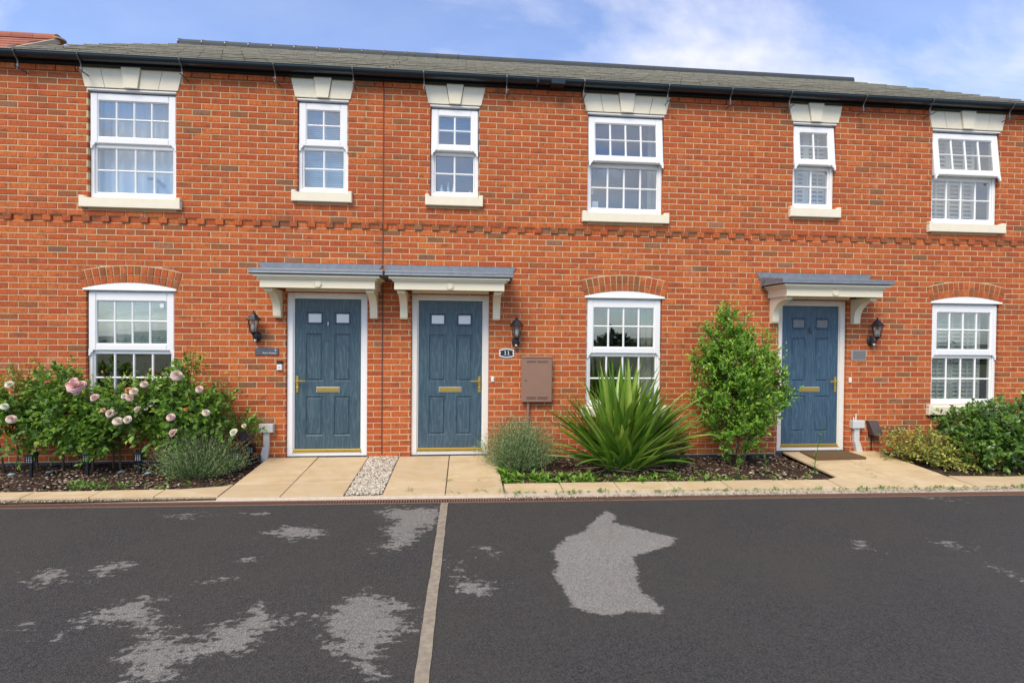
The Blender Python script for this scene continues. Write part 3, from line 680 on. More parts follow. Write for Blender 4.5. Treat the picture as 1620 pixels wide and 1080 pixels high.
# ------------------------------------------------------------------ neighbouring house with the orange roof, seen over the left end
nb=empty('neighbour_house',(-12,6,0)); tag(nb,'neighbouring house whose orange tiled gable shows above the left end of the grey roof','house')
m=MB(); m.prism([(2.4,-.3),(9.6,-.3),(9.6,5.6),(6,8.1),(2.4,5.6)],-16,-8.55,'X'); m.build('wall',M['brick'],nb)
sl_=math.radians(35); rm=MB(); m=MB(); m.prism([(2.0,5.45),(6,8.25),(10,5.45),(10,5.35),(6,8.12),(2.0,5.35)],-16,-8.3,'X'); nr=m.build('roof',M['red_tile'],nb)
ot=MB(); ot.bar(0,.33,0,.40,0,.03,.01); OT=ot.mesh('orange_tile',M['red_tile'])
for r in range(15):
    s=r*.32; y=2.0+s*C_(sl_); z=5.47+s*S_(sl_)
    if y>5.9: continue
    for i in range(8 if r>6 else 0):
        inst('roof_tile',OT,nr,(-8.62-i*.335-(.167 if r%2 else 0),y,z+.02),rot=(sl_-.06,0,0),tone=random.random())
ri=MB(); ri.prism([(float(a)*1.1,float(b)*1.2) for a,b in hrp],0,.45,'X'); RI=ri.mesh('orange_ridge',M['red_tile'])
for i in range(10): inst('ridge_tile',RI,nr,(-8.72-i*.455,6,8.32),tone=random.random())
v=MB(); v.prism([(2.0,5.50),(6,8.33),(6,8.20),(2.0,5.38)],-8.30,-8.24,'X'); v.lathe([(.14,0),(.14,.03)],(-8.27,6,8.27),16,'Z'); v.build('verge',M['verge'],nr)

# ================================================================== THINGS SEEN THROUGH THE WINDOWS
def wavy(x0,x1,z0,z1,y,amp,pitch,mat,name,n=None):
    n=n or int((x1-x0)/pitch*10); v=[];f=[]
    for i in range(n+1):
        x=x0+(x1-x0)*i/n; yy=y+amp*S_(2*math.pi*(x-x0)/pitch+1.3*S_(x*9)); v += [(x,yy,z0),(x,yy*.5+y*.5,z1)]
    f=[(2*i,2*i+2,2*i+3,2*i+1) for i in range(n)]; m=MB(); m.add(v,f); return m.build(name,mat,smooth=True)
def blind(x0,x1,z0,z1,y,mat,pitch=.024,ang=1.05,depth=.024,label='',name='venetian_blind'):
    t=empty(name,((x0+x1)/2,y,z1)); tag(t,label,'blind'); m=MB(); m.box(x0,x1,y-.015,y+.02,z1-.03,z1); m.build('head_rail',mat,t)
    s=MB(); z=z1-.04
    while z>z0:
        dy,dz=depth/2*C_(ang),depth/2*S_(ang); s.add([(x0,y-dy,z-dz),(x1,y-dy,z-dz),(x1,y+dy,z+dz),(x0,y+dy,z+dz)],[(0,1,2,3)]); z-=pitch
    s.build('slats',mat,t); m=MB(); m.box(x0,x1,y-.012,y+.012,z0-.015,z0); m.build('bottom_rail',mat,t); return t
def shutter(x0,x1,z0,z1,y,label,npan=2,pitch=.06,ang=.8):
    t=empty('plantation_shutter',((x0+x1)/2,y,z0)); tag(t,label,'shutter'); pw=(x1-x0)/npan
    for i in range(npan):
        a=x0+i*pw; m=MB(); bar_ring(m,a+.003,a+pw-.003,z0,z1,.04,.05,.05,y-.012,y+.012,.003); p=m.build('shutter_panel',M['shutter'],t)
        z=z0+.08; 
        while z<z1-.06:
            dy,dz=.032*C_(ang),.032*S_(ang); q=MB(); q.prism([(y-dy,z-dz),(y-dy+.004,z-dz-.005),(y+dy,z+dz-.005),(y+dy,z+dz)],a+.043,a+pw-.043,'X'); q.build('louvre',M['shutter'],p); z+=pitch
        m=MB(); m.box(a+pw/2-.006,a+pw/2+.006,y-.045,y-.033,z0+.07,z1-.08); m.build('tilt_rod',M['shutter'],p)
o=wavy(-3.60,-2.53,3.28,4.6,.20,.022,.12,M['curtain'],'net_curtain'); tag(o,'white net curtain in folds behind the upstairs window at the far left','curtain')
fig=empty('window_ornament',(-2.86,.15,3.36)); tag(fig,'dark green bonsai shaped ornament inside the far left upstairs window','ornament')
m=MB(); m.tube([(-2.86,.15,3.345),(-2.85,.15,3.43),(-2.88,.15,3.50)],[.008,.006,.004],6)
for k in range(7): 
    x=-2.95+k*.028; m.lathe([(.004,0),(.03,.012),(.022,.03),(.003,.04)],(x,.15,3.545-.0035*(k-1)**2),8)
m.build('tree_figure',simple('dark_green_figure',(.06,.13,.10),.6),fig); m=MB(); m.lathe([(.05,0),(.055,.02),(.0,.02)],(-2.86,.15,3.325),12); m.build('base',M['darkbox'],fig)
blind(-1.08,-.45,3.43,4.55,.17,M['blue_blind'],label='pale blue venetian blind filling the narrow upstairs window of the left house')
blind(.60,1.23,4.36,4.55,.17,M['blue_blind'],label='raised venetian blind at the top of the middle house narrow window')
blind(-3.60,-2.58,1.43,2.10,.17,M['blind'],label='pale venetian blind half lowered behind the ground floor window above the roses')
shutter(5.60,6.23,3.42,4.56,.19,'white louvred shutter behind the narrow upstairs window of the right house')
shutter(7.70,8.55,3.28,4.56,.19,'white louvred shutters behind the wide upstairs window at the far right')
shutter(7.74,8.70,.62,2.10,.19,'white louvred shutters behind the ground floor window above the dark green laurel',ang=1.05)
o=wavy(3.52,3.78,.60,2.12,.20,.025,.09,M['beige_curtain'],'curtain'); tag(o,'grey beige curtain drawn to the right side of the middle house ground floor window','curtain')
o=wavy(3.60,3.76,3.26,4.6,.22,.018,.08,M['beige_curtain'],'curtain'); tag(o,'narrow pale curtain edge at the right of the middle house wide upstairs window','curtain')
t=empty('ceiling_lamp',(3.18,1.0,4.1)); tag(t,'round cream ceiling lamp seen through the middle house wide upstairs window','ceiling lamp')
m=MB(); m.lathe([(.02,.0),(.17,.03),(.20,.09),(.19,.13)],(3.22,.9,3.96),24); m.build('lamp_shade',M['bulb'],t); m=MB(); m.tube([(3.22,.9,4.09),(3.22,.9,4.55)],.012,6); m.build('stem',M['white'],t)
for lab,x,z,w_,hh in (('small white box in the bottom left corner of the middle house wide upstairs window',2.83,3.355,.09,.10),('small white gadget above the white box in the middle house wide upstairs window',2.78,3.55,.05,.08)):
    m=MB(); m.bar(x-w_/2,x+w_/2,.118,.135,z,z+hh,.006); m.bar(x-w_/4,x+w_/4,.110,.118,z+hh*.35,z+hh*.7,.003); tag(m.build('white_box',M['white']),lab,'box')
for i,(x,hh,r_,lab) in enumerate(((.74,.16,.028,'tall white bottle standing leftmost in the middle house narrow window'),(.83,.20,.018,'slim white candle beside the bottle in the middle house narrow window'),(.90,.17,.022,'white jar right of the candle in the middle house narrow window'),(1.12,.09,.035,'small cream pot alone at the right of the middle house narrow window'))):
    m=MB(); m.lathe([(r_,0),(r_,hh*.6),(r_*.45,hh*.78),(r_*.4,hh)],(x,.17,3.455),12); tag(m.build('bottle' if i<1 else ('candle' if i==1 else 'jar'),M['white'] if i<3 else M['bulb'],smooth=False),lab,'bottle' if i==0 else ('candle' if i==1 else 'jar'))
t=empty('flower_vase',(-3.46,.35,.9)); tag(t,'yellow green flowers inside the ground floor window behind the roses','flowers')
m=MB(); 
for k in range(60):
    a,b=random.uniform(0,6.28),random.uniform(0,1); r_=.10*math.sqrt(b); x,y,z=-3.47+r_*C_(a),.33+r_*S_(a)*.6,1.14+.06*(1-b)+random.uniform(-.02,.02); m.lathe([(.003,-.012),(.018,0),(.004,.012)],(x,y,z),6)
m.build('blossom',simple('yellow_green_petal',(.45,.62,.10),.6),t); m=MB(); m.lathe([(.04,0),(.06,.1),(.03,.2),(.04,.22)],(-3.47,.33,.88),12); m.build('vase',M['white'],t)
m=MB(); m.lathe([(.028,0),(.028,.002)],(-2.74,.0425,1.945),20,'Y'); tag(m.build('window_sticker',M['white']),'small round pale alarm sticker in the top right pane above the roses','sticker')
m=MB(); m.box(-1.0,-.83,.078,.0785,3.84,3.862); tag(m.build('window_sticker',M['darkbox']),'thin dark lettering strip in the lower light of the narrow window left of the joint','sticker')

# ================================================================== WALL FIXTURES
def lantern(x,z,label):
    t=empty('wall_lantern',(x,0,z)); tag(t,label,'wall lamp','coach lanterns beside the doors'); y=-.125; zb=z+.055
    m=MB(); m.lathe([(.052,0),(.052,.012),(.040,.022),(.012,.028)],(x,0,z),20,'Y'); m.v=[(a,b,z+(c_-z)*1.35) for a,b,c_ in m.v]
    m.tube([(x,-.02,z),(x,-.055,z-.03),(x,-.10,z-.015),(x,y,z+.03),(x,y,zb+.01)],.009,8); m.build('wall_mount',M['black_metal'],t)
    m=MB(); m.lathe([(.028,-.028),(.032,.0),(.028,.02)],(x,-.045,z-.035),14); m.build('sensor_housing',M['black'],t); m=MB(); m.lathe([(.017,0),(.014,.008),(.004,.012)],(x,-.070,z-.045),12,'Y'); m.build('sensor_lens',M['white'],t)
    m=MB(); n=6; m.lathe([(.018,-.03),(.034,-.008),(.044,0),(.044,.008)],(x,y,zb),6)
    zt=zb+.155
    for k in range(6):
        a=2*math.pi*k/6; m.tube([(x+.043*C_(a),y+.043*S_(a),zb+.004),(x+.068*C_(a),y+.068*S_(a),zt)],.0042,5)
    m.lathe([(.016,-.05),(.010,-.035),(.018,-.03)],(x,y,zb),8); m.build('lantern_cage',M['black_metal'],t)
    m=MB(); m.lathe([(.094,0),(.096,.006),(.060,.045),(.036,.075),(.030,.080),(.018,.092),(.007,.098),(.012,.108),(.010,.118),(.003,.126)],(x,y,zt-.004),6); m.build('lantern_roof',M['black_metal'],t)
    m=MB()
    for k in range(6):
        a,b=2*math.pi*k/6,2*math.pi*(k+1)/6; m.add([(x+.040*C_(a),y+.040*S_(a),zb+.008),(x+.040*C_(b),y+.040*S_(b),zb+.008),(x+.064*C_(b),y+.064*S_(b),zt-.002),(x+.064*C_(a),y+.064*S_(a),zt-.002)],[(0,1,2,3)])
    m.build('lantern_glass',M['glass'],t)
    m=MB(); m.lathe([(.016,0),(.018,.02),(.024,.03),(.024,.075),(.017,.095),(.005,.102)],(x,y,zb+.02),12); m.build('bulb',M['bulb'],t,smooth=True)
lantern(-1.565,1.565,'black coach lantern on the wall to the left of the left blue door')
lantern(1.742,1.525,'black coach lantern above the oval number plaque and brown meter box')
lantern(6.795,1.575,'black coach lantern above the blank steel plaque by the right door')
def text(body,size,loc,mat,parent,align='CENTER',name='lettering',scale=(1,1,1)):
    c=bpy.data.curves.new(name,'FONT'); c.body=body; c.size=size; c.extrude=.0006; c.align_x=align; c.resolution_u=3
    o=bpy.data.objects.new(name,c); COL.objects.link(o); bpy.context.view_layer.update()
    me=bpy.data.meshes.new_from_object(o.evaluated_get(bpy.context.evaluated_depsgraph_get())); bpy.data.objects.remove(o)
    me.transform(Matrix.Translation(loc)@Matrix.Rotation(math.pi/2,4,'X')@Matrix.Diagonal((*scale,1))); me.materials.clear(); me.materials.append(mat)
    q=bpy.data.objects.new(name,me); COL.objects.link(q); adopt(q,parent); return q
t=empty('house_name_plaque',(-1.45,0,1.378)); tag(t,'grey slate plaque reading 9 Butte Avenue left of the left door','plaque')
m=MB(); m.bar(-1.592,-1.302,-.014,.0,1.333,1.423,.003); m.build('plate',M['plaque'],t)
text('9',.045,(-1.338,-.0155,1.378),M['white'],t,'CENTER'); text('Butte Avenue',.030,(-1.328,-.0155,1.350),M['white'],t,'RIGHT')
for x in (-1.58,-1.314): m=MB(); m.lathe([(.004,0),(.004,.003)],(x,-.014,1.378),8,'Y'); m.build('screw',M['black'],t)
t=empty('number_plaque',(1.622,0,1.374)); tag(t,'black and white oval sided plaque reading 11 right of the middle door','plaque')
def bowed(w,hh,b): return [(-w/2+.0,-hh/2+b)]+[( -w/2+w*i/12, -hh/2+b-b*S_(math.pi*i/12)) for i in range(1,12)]+[(w/2,-hh/2+b),(w/2,hh/2-b)]+[(w/2-w*i/12, hh/2-b+b*S_(math.pi*i/12)) for i in range(1,12)]+[(-w/2,hh/2-b)]
m=MB(); m.prism([(1.622+a,1.374+b) for a,b in bowed(.196,.122,.018)],-.010,0,'Y'); m.build('plate',M['white'],t)
m=MB(); m.prism([(1.622+a,1.374+b) for a,b in bowed(.168,.094,.016)],-.0115,-.009,'Y'); m.build('face',M['black'],t)
for x in (1.604,1.646):
    m=MB(); m.box(x-.0045,x+.0045,-.0135,-.011,1.356,1.404); m.box(x-.012,x+.012,-.0135,-.011,1.353,1.358); m.prism([(x-.004,1.404),(x-.014,1.397),(x-.014,1.393),(x-.004,1.396)],-.0135,-.011,'Y'); m.build('numeral',M['white'],t)
text('BUTTE AVENUE',.017,(1.622,-.0130,1.337),M['silver'],t)
for x in (1.540,1.704): m=MB(); m.lathe([(.008,0),(.004,.004)],(x,-.011,1.374),10,'Y'); m.build('screw',M['white'],t)
t=empty('steel_plaque',(6.625,0,1.375)); tag(t,'blank brushed steel plaque in a clear holder right of the right door','plaque')
m=MB(); m.bar(6.515,6.735,-.008,0,1.302,1.448,.003); m.build('holder',M['silver'],t); m=MB(); m.bar(6.530,6.722,-.014,-.007,1.318,1.436,.002); m.build('plate',M['brushed'],t)
t=empty('video_doorbell',(-1.285,0,1.2)); tag(t,'black and white video doorbell left of the left door','doorbell')
m=MB(); m.bar(-1.318,-1.254,-.028,0,1.140,1.216,.006); m.build('lower_body',M['white'],t); m=MB(); m.bar(-1.318,-1.254,-.0285,0,1.217,1.262,.006); m.lathe([(.010,0),(.008,.003)],(-1.286,-.0285,1.238),12,'Y'); m.build('camera_head',M['black'],t); m=MB(); m.lathe([(.010,0),(.010,.002)],(-1.286,-.028,1.178),14,'Y'); m.build('button',M['silver'],t)
for x,z,lab in ((1.437,1.030,'small cream bell push right of the middle door'),(6.497,1.020,'small cream bell push right of the right door')):
    t=empty('bell_push',(x,0,z)); tag(t,lab,'doorbell'); m=MB(); m.bar(x-.019,x+.019,-.018,0,z-.035,z+.035,.004); m.build('plate',M['bulb'],t); m=MB(); m.lathe([(.010,0),(.009,.004)],(x,-.018,z),12,'Y'); m.build('button',M['white'],t)
# meter box
t=empty('meter_box',(2.03,0,.73)); tag(t,'brown wall mounted meter box with louvres and a pipe below, right of the middle door','meter box')
x0,x1,z0,z1=1.828,2.222,.738,1.325
m=MB(); m.bar(x0,x1,-.045,.0,z0,z1,.004); m.build('housing',M['meter'],t)
m=MB(); m.bar(x0-.012,x1+.006,-.078,-.046,z0-.010,z1+.010,.010); m.prism([(-.088,z1-.002),(-.046,z1+.014),(-.046,z1-.002)],x0-.014,x1+.008,'X'); dr=m.build('meter_door',M['meter'],t)
for za in (z1-.052,z1-.066,z0+.034,z0+.050,z0+.064):
    for a,b in ((x0+.055,x0+.18),(x0+.20,x1-.055)):
        m=MB(); m.bar(a,b,-.083,-.076,za,za+.007,.003); m.build('louvre',M['meter'],dr); m=MB(); m.box(a,b,-.0790,-.0782,za-.0045,za-.0005); m.build('louvre_slot',M['void'],dr)
m=MB(); m.lathe([(.011,0),(.011,.004)],(x0+.045,-.078,1.02),12,'Y'); m.build('lock',M['darkbox'],dr)
m=MB(); m.tube([(1.915,-.03,z0),(1.915,-.03,.0)],.020,10); m.build('pipe',M['meter'],t)
m=MB(); m.bar(1.885,1.945,-.052,0,.30,.33,.003); m.build('pipe_clip',M['meter'],t)
# service boxes
def greybox(x,z,label,foot):
    t=empty('service_conduit',(x,0,0)); tag(t,label,'conduit box'); m=MB(); m.bar(x-.088,x+.088,-.075,0,z,z+.105,.006); m.build('box',M['greybox'],t)
    m=MB(); m.bar(x-.042,x+.030,-.045,0,.13,z,.006); m.bar(x+.014,x+.030,-.047,-.044,.13,z,.001); m.build('upper_duct',M['greybox'],t)
    m=MB(); m.prism([(x-.045,.16),(x+.032,.16),(x+foot+.048,-.03),(x+foot-.048,-.03)],-.055,0,'Y'); m.build('lower_duct',M['greybox'],t); return t
greybox(-1.435,.352,'pale grey utility conduit and box between the lavender and the left door',-.04)
g13=greybox(6.592,.350,'pale grey utility conduit and box on the wall right of the right door',.045)
m=MB(); m.tube([(6.575,-.03,.45),(6.575,-.03,.55)],.008,6); m.tube([(6.545,-.03,.45),(6.54,-.03,.50)],.008,6); m.build('wire_stub',M['bulb'],g13)
def brownbox(x,z,label,tilt,cab):
    t=empty('hooded_vent_box',(x,0,z)); tag(t,label,'vent box'); m=MB()
    m.prism([(0,z+.10),(-.05,z+.10),(-.115,z-.10),(0,z-.10)],x-.07,x+.07,'X')
    m.v=[(xx+(.0 if not tilt else (z-zz)*.22),yy,zz) for xx,yy,zz in m.v]; m.build('hood',M['darkbox'],t)
    m=MB(); m.bar(x-.055,x+.055,-.03,0,z-.12,z+.085,.004); m.build('backplate',M['black'],t); m=MB(); m.tube(cab,.010,7); m.build('drain_pipe',M['black'],t); return t
brownbox(-1.675,.352,'dark brown hooded box on the wall behind the cream rose',False,[(-1.68,-.02,.25),(-1.685,-.025,.12),(-1.70,-.03,-.03)])
brownbox(6.84,.350,'dark brown tilted hooded box between the grey conduit and the variegated shrub',True,[(6.825,-.02,.24),(6.825,-.02,-.06)])

# ================================================================== GROUND
def gz(y): return .022+.055*y                      # the paving falls towards the road
def dfront(x): return -1.52-.0200*(x+3.34)
DZ=-.09
st=lambda o:tag(o,kind='structure')
m=MB(); m.add([(-400,-400,-.16),(400,-400,-.16),(400,400,-.16),(-400,400,-.16)],[(0,1,2,3)]); st(m.build('ground',simple('far_ground',(.09,.10,.05),.95,0,.3,.2)))
m=MB(); m.add([(-40,-14,DZ-.006),(44,-14,DZ-.006),(44,dfront(44)-.0,DZ-.006),(-40,dfront(-40),DZ-.006)],[(0,1,2,3)]); st(m.build('road',M['asphalt']))
PATCHES=[[(2.46,-1.91),(2.52,-2.07),(2.45,-2.25),(2.88,-2.64),(2.78,-2.79),(2.39,-2.98),(2.35,-3.2),(2.26,-3.52),(2.31,-3.61),(2.33,-3.81),(2.11,-3.77),(1.95,-3.8),(1.84,-3.76),(1.75,-3.68),(1.72,-3.3),(1.7,-3.2),(1.77,-3.1),(1.76,-2.94),(1.77,-2.82),(1.93,-2.57),(2.1,-2.44),(2.24,-2.22)],[(-1.19,-3.65),(-1.16,-3.49),(-1.0,-3.35),(-0.87,-3.34),(-0.88,-3.47),(-0.79,-3.57),(-0.69,-3.61),(-0.71,-3.68),(-0.63,-3.8),(-0.51,-3.84),(-0.39,-3.88),(-0.39,-3.72),(-0.23,-3.68),(-0.21,-3.53),(-0.13,-3.56),(-0.05,-3.66),(0.08,-3.65),(0.06,-3.74),(-0.05,-3.81),(-0.04,-3.94),(-0.17,-4.05),(-0.28,-4.03),(-0.37,-4.11),(-0.36,-4.25),(-0.65,-4.27),(-0.6,-4.14),(-0.73,-4.03),(-0.69,-3.92),(-0.7,-3.83),(-0.87,-3.69),(-1.02,-3.64),(-1.13,-3.68)],[(0.22,-3.7),(0.29,-3.52),(0.4,-3.36),(0.52,-3.45),(0.71,-3.53),(0.72,-3.61),(0.65,-3.67),(0.8,-3.81),(0.79,-3.87),(0.69,-3.93),(0.64,-4.05),(0.63,-4.15),(0.69,-4.28),(0.6,-4.23),(0.51,-4.17),(0.42,-4.06),(0.32,-3.92)],[(0.22,-1.84),(0.38,-1.72),(0.85,-1.72),(0.86,-2.14),(0.72,-2.36),(0.64,-2.66),(0.52,-2.74),(0.36,-2.65),(0.46,-2.49),(0.35,-2.26),(0.44,-2.11)],[(-0.63,-2.31),(-0.54,-2.19),(-0.3,-2.18),(-0.1,-2.31),(-0.15,-2.45),(-0.38,-2.44)],[(-1.97,-2.93),(-1.74,-2.92),(-1.7,-3.03),(-1.63,-3.08),(-1.72,-3.13),(-1.86,-3.07)],[(-1.59,-2.86),(-1.46,-2.8),(-1.34,-2.87),(-1.41,-2.97),(-1.43,-3.07),(-1.54,-2.94)],[(-1.69,-1.79),(-1.36,-1.76),(-1.27,-1.84),(-1.51,-1.91)],[(-0.59,-2.82),(-0.49,-2.76),(-0.45,-2.85),(-0.56,-2.86)],[(-0.68,-3.19),(-0.52,-3.07),(-0.57,-3.14)],[(1.0,-3.26),(1.19,-3.32),(1.38,-3.38),(1.31,-3.44),(1.12,-3.5),(1.03,-3.4)],[(0.93,-2.98),(1.08,-3.02),(1.05,-3.11),(0.93,-3.08)],[(1.18,-2.64),(1.28,-2.74),(1.38,-2.95),(1.25,-2.86)],[(-1.02,-1.78),(-0.78,-1.76),(-0.81,-1.85)],[(-1.25,-3.8),(-1.19,-3.74),(-1.19,-3.81)],[(-1.52,-3.67),(-1.43,-3.63),(-1.45,-3.69)],[(4.32,-2.83),(4.42,-2.85),(4.39,-3.01),(4.27,-2.97)],[(5.01,-2.86),(5.17,-2.88),(5.25,-2.98),(5.0,-3.0)],[(5.03,-3.29),(5.06,-3.4),(5.06,-3.58),(4.98,-3.47)],[(6.02,-1.73),(6.2,-1.77),(6.33,-1.86),(6.13,-1.84)]]
def seg_sdf(PX,PY,poly):
    P=np.array(poly,float); n=len(P); d=np.full(PX.shape,1e9); ins=np.zeros(PX.shape,bool)
    for i in range(n):
        a=P[i]; b=P[(i+1)%n]; e=b-a; wx=PX-a[0]; wy=PY-a[1]; t=np.clip((wx*e[0]+wy*e[1])/max(1e-9,e@e),0,1)
        d=np.minimum(d,np.hypot(wx-t*e[0],wy-t*e[1])); c1=(a[1]<=PY)&(b[1]>PY); c2=(b[1]<=PY)&(a[1]>PY); cr=e[0]*wy-e[1]*wx
        ins^=(c1&(cr>0))|(c2&(cr<0))
    return np.where(ins,d,-d)
gx=np.arange(-6.5,10.51,.04); gy=np.linspace(0,1,150)
GX,GT=np.meshgrid(gx,gy); front=-1.52-.02*(GX+3.34)-.002; GY=-6.2+(front+6.2)*(1-(1-GT)**1.0)
GZ=np.full(GX.shape,DZ)
da=seg_sdf(GX,GY,PATCHES[0]); db=np.max([seg_sdf(GX,GY,q) for q in PATCHES[1:]],axis=0)
V=np.stack([GX,GY,GZ],-1).reshape(-1,3); nx,ny=GX.shape[1],GX.shape[0]; I=np.arange(nx*ny).reshape(ny,nx)
Fq=np.stack([I[:-1,:-1],I[:-1,1:],I[1:,1:],I[1:,:-1]],-1).reshape(-1,4)
dw=np_mesh('driveway',V,Fq,M['asphalt']); st(dw)
for nm,dd in (('dry_a',da),('dry_b',db-.02)):
    a=dw.data.attributes.new(nm,'FLOAT','POINT'); a.data.foreach_set('value',np.clip(dd,-.5,.5).astype(np.float32).ravel())
# pale strip dividing the two drives
m=MB(); n=40; pts=[]
for i in range(n+1):
    y=-6.2+(dfront(.9)-.01+6.2)*i/n; x=.868+.010*(y+6.2)/4.5+random.uniform(-.003,.003); pts.append((x,y))
for i in range(n):
    (xa,ya),(xb,yb)=pts[i],pts[i+1]; ya2=ya+(.006 if i%8==0 else 0); m.add([(xa-.036,ya2,DZ),(xa+.036,ya2,DZ),(xb+.036,yb,DZ),(xb-.036,yb,DZ),(xa-.036,ya2,DZ+.006),(xa+.036,ya2,DZ+.006),(xb+.036,yb,DZ+.006),(xb-.036,yb,DZ+.006)],[(4,5,6,7),(0,4,7,3),(1,2,6,5),(0,1,5,4),(2,3,7,6)])
st(m.build('drive_divider',M['edge']))
# drain channel: rails, dark channel, bars
t=MB(); xA,xB=-6.4,10.4
def quadstrip(mb,o0,o1,z0,z1): mb.add([(xA,dfront(xA)+o0,z0),(xB,dfront(xB)+o0,z0),(xB,dfront(xB)+o1,z0),(xA,dfront(xA)+o1,z0),(xA,dfront(xA)+o0,z1),(xB,dfront(xB)+o0,z1),(xB,dfront(xB)+o1,z1),(xA,dfront(xA)+o1,z1)],[(4,5,6,7),(0,1,5,4),(2,3,7,6)])
quadstrip(t,.0,.014,DZ-.05,DZ+.006); quadstrip(t,.112,.126,DZ-.05,DZ+.006); dch=t.build('drain_channel',M['drain']); st(dch)
t=MB(); quadstrip(t,.002,.124,DZ-.05,DZ-.035); t.build('channel_floor',M['void'],dch)
gb=MB(); 
x=xA; k=0
while x<xB:
    y=dfront(x); wb=.011
    if False: gb.add([(x-.012,y+.01,DZ-.01),(x+.022,y+.01,DZ-.01),(x+.022,y+.116,DZ-.01),(x-.012,y+.116,DZ-.01),(x-.012,y+.01,DZ+.004),(x+.022,y+.01,DZ+.004),(x+.022,y+.116,DZ+.004),(x-.012,y+.116,DZ+.004)],[(4,5,6,7),(0,1,5,4),(1,2,6,5),(0,4,7,3)])
    gb.add([(x,y+.012,DZ-.02),(x+wb,y+.012,DZ-.02),(x+wb,y+.114,DZ-.02),(x,y+.114,DZ-.02),(x,y+.012,DZ+.003),(x+wb,y+.012,DZ+.003),(x+wb,y+.114,DZ+.003),(x,y+.114,DZ+.003)],[(4,5,6,7),(0,1,5,4),(1,2,6,5),(0,4,7,3)]); x+=.027; k+=1
o=gb.build('grate_bars',M['drain'],dch); o['kind']='stuff'
t=MB(); t.add([(xA,dfront(xA)+.127,DZ+.004),(xB,dfront(xB)+.127,DZ+.004),(xB,dfront(xB)+.255,-.072),(xA,dfront(xA)+.255,-.072),(xA,dfront(xA)+.127,-.2),(xB,dfront(xB)+.127,-.2)],[(0,1,2,3),(4,5,1,0)]); t.add([(-1.42,dfront(-1.42)+.1272,DZ+.005),(1.5,dfront(1.5)+.1272,DZ+.005),(1.5,dfront(1.5)+.170,-.064),(-1.42,dfront(-1.42)+.170,-.062)],[(0,1,2,3)]); st(t.build('concrete_haunch',M['haunch']))
# paving slabs
pav=MB()
for a_,b_ in ((-1.424,-.163),(.222,1.506),(5.494,6.885)): pav.prism([(0.0,-.3),(0.0,gz(0)-.022),(-1.12,gz(-1.12)-.022),(-1.12,-.3)],a_,b_,'X')
for a_,b_ in ((-6.4,-.163),(.222,10.4)): pav.prism([(-1.1201,-.3),(-1.1201,gz(-1.12)-.022),(-1.40,gz(-1.40)-.022),(-1.40,-.3)],a_,b_,'X'); pv=pav.build('pavement',M['joint_sand']); st(pv)
def slab(poly,tone=None,g=.0052):
    # poly (x,y) counter-clockwise, pulled in by the joint
    n=len(poly); P=[]
    cx=sum(p[0] for p in poly)/n; cy=sum(p[1] for p in poly)/n
    for i in range(n):
        a,b,c_=Vector(poly[i-1]),Vector(poly[i]),Vector(poly[(i+1)%n]); e1=(b-a).normalized(); e2=(c_-b).normalized(); n1_=Vector((-e1.y,e1.x)); n2_=Vector((-e2.y,e2.x)); k=1+n1_.dot(n2_)
        P.append(b+(n1_+n2_)*g/max(.3,k))
    dz=random.uniform(-.0025,.0025); c1=.003; m=MB(); N=n
    v=[(p.x,p.y,gz(p.y)-.04) for p in P]+[(p.x,p.y,gz(p.y)+dz-.004) for p in P]
    for i in range(n):
        q=P[i]+(Vector((cx,cy))-P[i]).normalized()*.005; v.append((q.x,q.y,gz(q.y)+dz))
    f=[tuple(range(2*N,3*N))]+[(i,(i+1)%N,N+(i+1)%N,N+i) for i in range(N)]+[(N+i,N+(i+1)%N,2*N+(i+1)%N,2*N+i) for i in range(N)]
    m.add(v,f); o=m.build('paving_slab',M['slab'],pv); o['tone']=random.random() if tone is None else tone; return o
def back(x): return dfront(x)+.20
def fr(x): return dfront(x)+.168
B0=lambda x:-1.10 if x<0 else -1.10-.0*(x)
# left path (two wide, three deep)
for a,b in ((-1.42,-.80),(-.80,-.165)):
    for y0,y1 in ((-.47,-.015),(-1.0,-.47)): slab([(a,y0),(b,y0),(b,y1),(a,y1)])
    slab([(a,fr(a)),(b,fr(b)),(b,-1.0),(a,-1.0)])
for a,b in ((.225,.878),(.878,1.50)):
    for y0,y1 in ((-.47,-.015),(-1.0,-.47)): slab([(a,y0),(b,y0),(b,y1),(a,y1)] if not (a>.8 and y0<-.9) else [(a,y0),(b,y0),(b,y1),(a,y1)])
    slab([(a,fr(a)),(b,fr(b)),(b,-1.0),(a,-1.0)])
# left strip
sb_=-1.13; X_=[-6.3,-5.6,-4.95,-4.0,-3.33,-2.68,-2.055]
for a,b in zip(X_,X_[1:]): slab([(a,fr(a)+.035),(b,fr(b)+.035),(b,sb_),(a,sb_)])
slab([(-2.055,fr(-2)+.035),(-1.50,fr(-1.5)+.03),(-1.94,sb_),(-2.055,sb_)]); slab([(-1.94,sb_),(-1.50,fr(-1.5)+.03),(-1.424,fr(-1.42)+.03),(-1.424,-.99),(-1.50,-1.05)])
# right strip
X_=[1.51,2.14,2.765,3.39,4.02,4.65]
for a,b in zip(X_,X_[1:]): slab([(a,fr(a)+.085),(b,fr(b)+.085),(b,-1.12-.01*(b-1.5)*.9),(a,-1.12-.01*(a-1.5)*.9)])
slab([(4.65,fr(4.65)+.085),(5.30,fr(5.3)+.085),(5.32,-1.16),(4.65,-1.15)]); slab([(5.30,fr(5.3)+.085),(5.62,fr(5.6)+.085),(5.50,-1.08),(5.32,-1.16)])
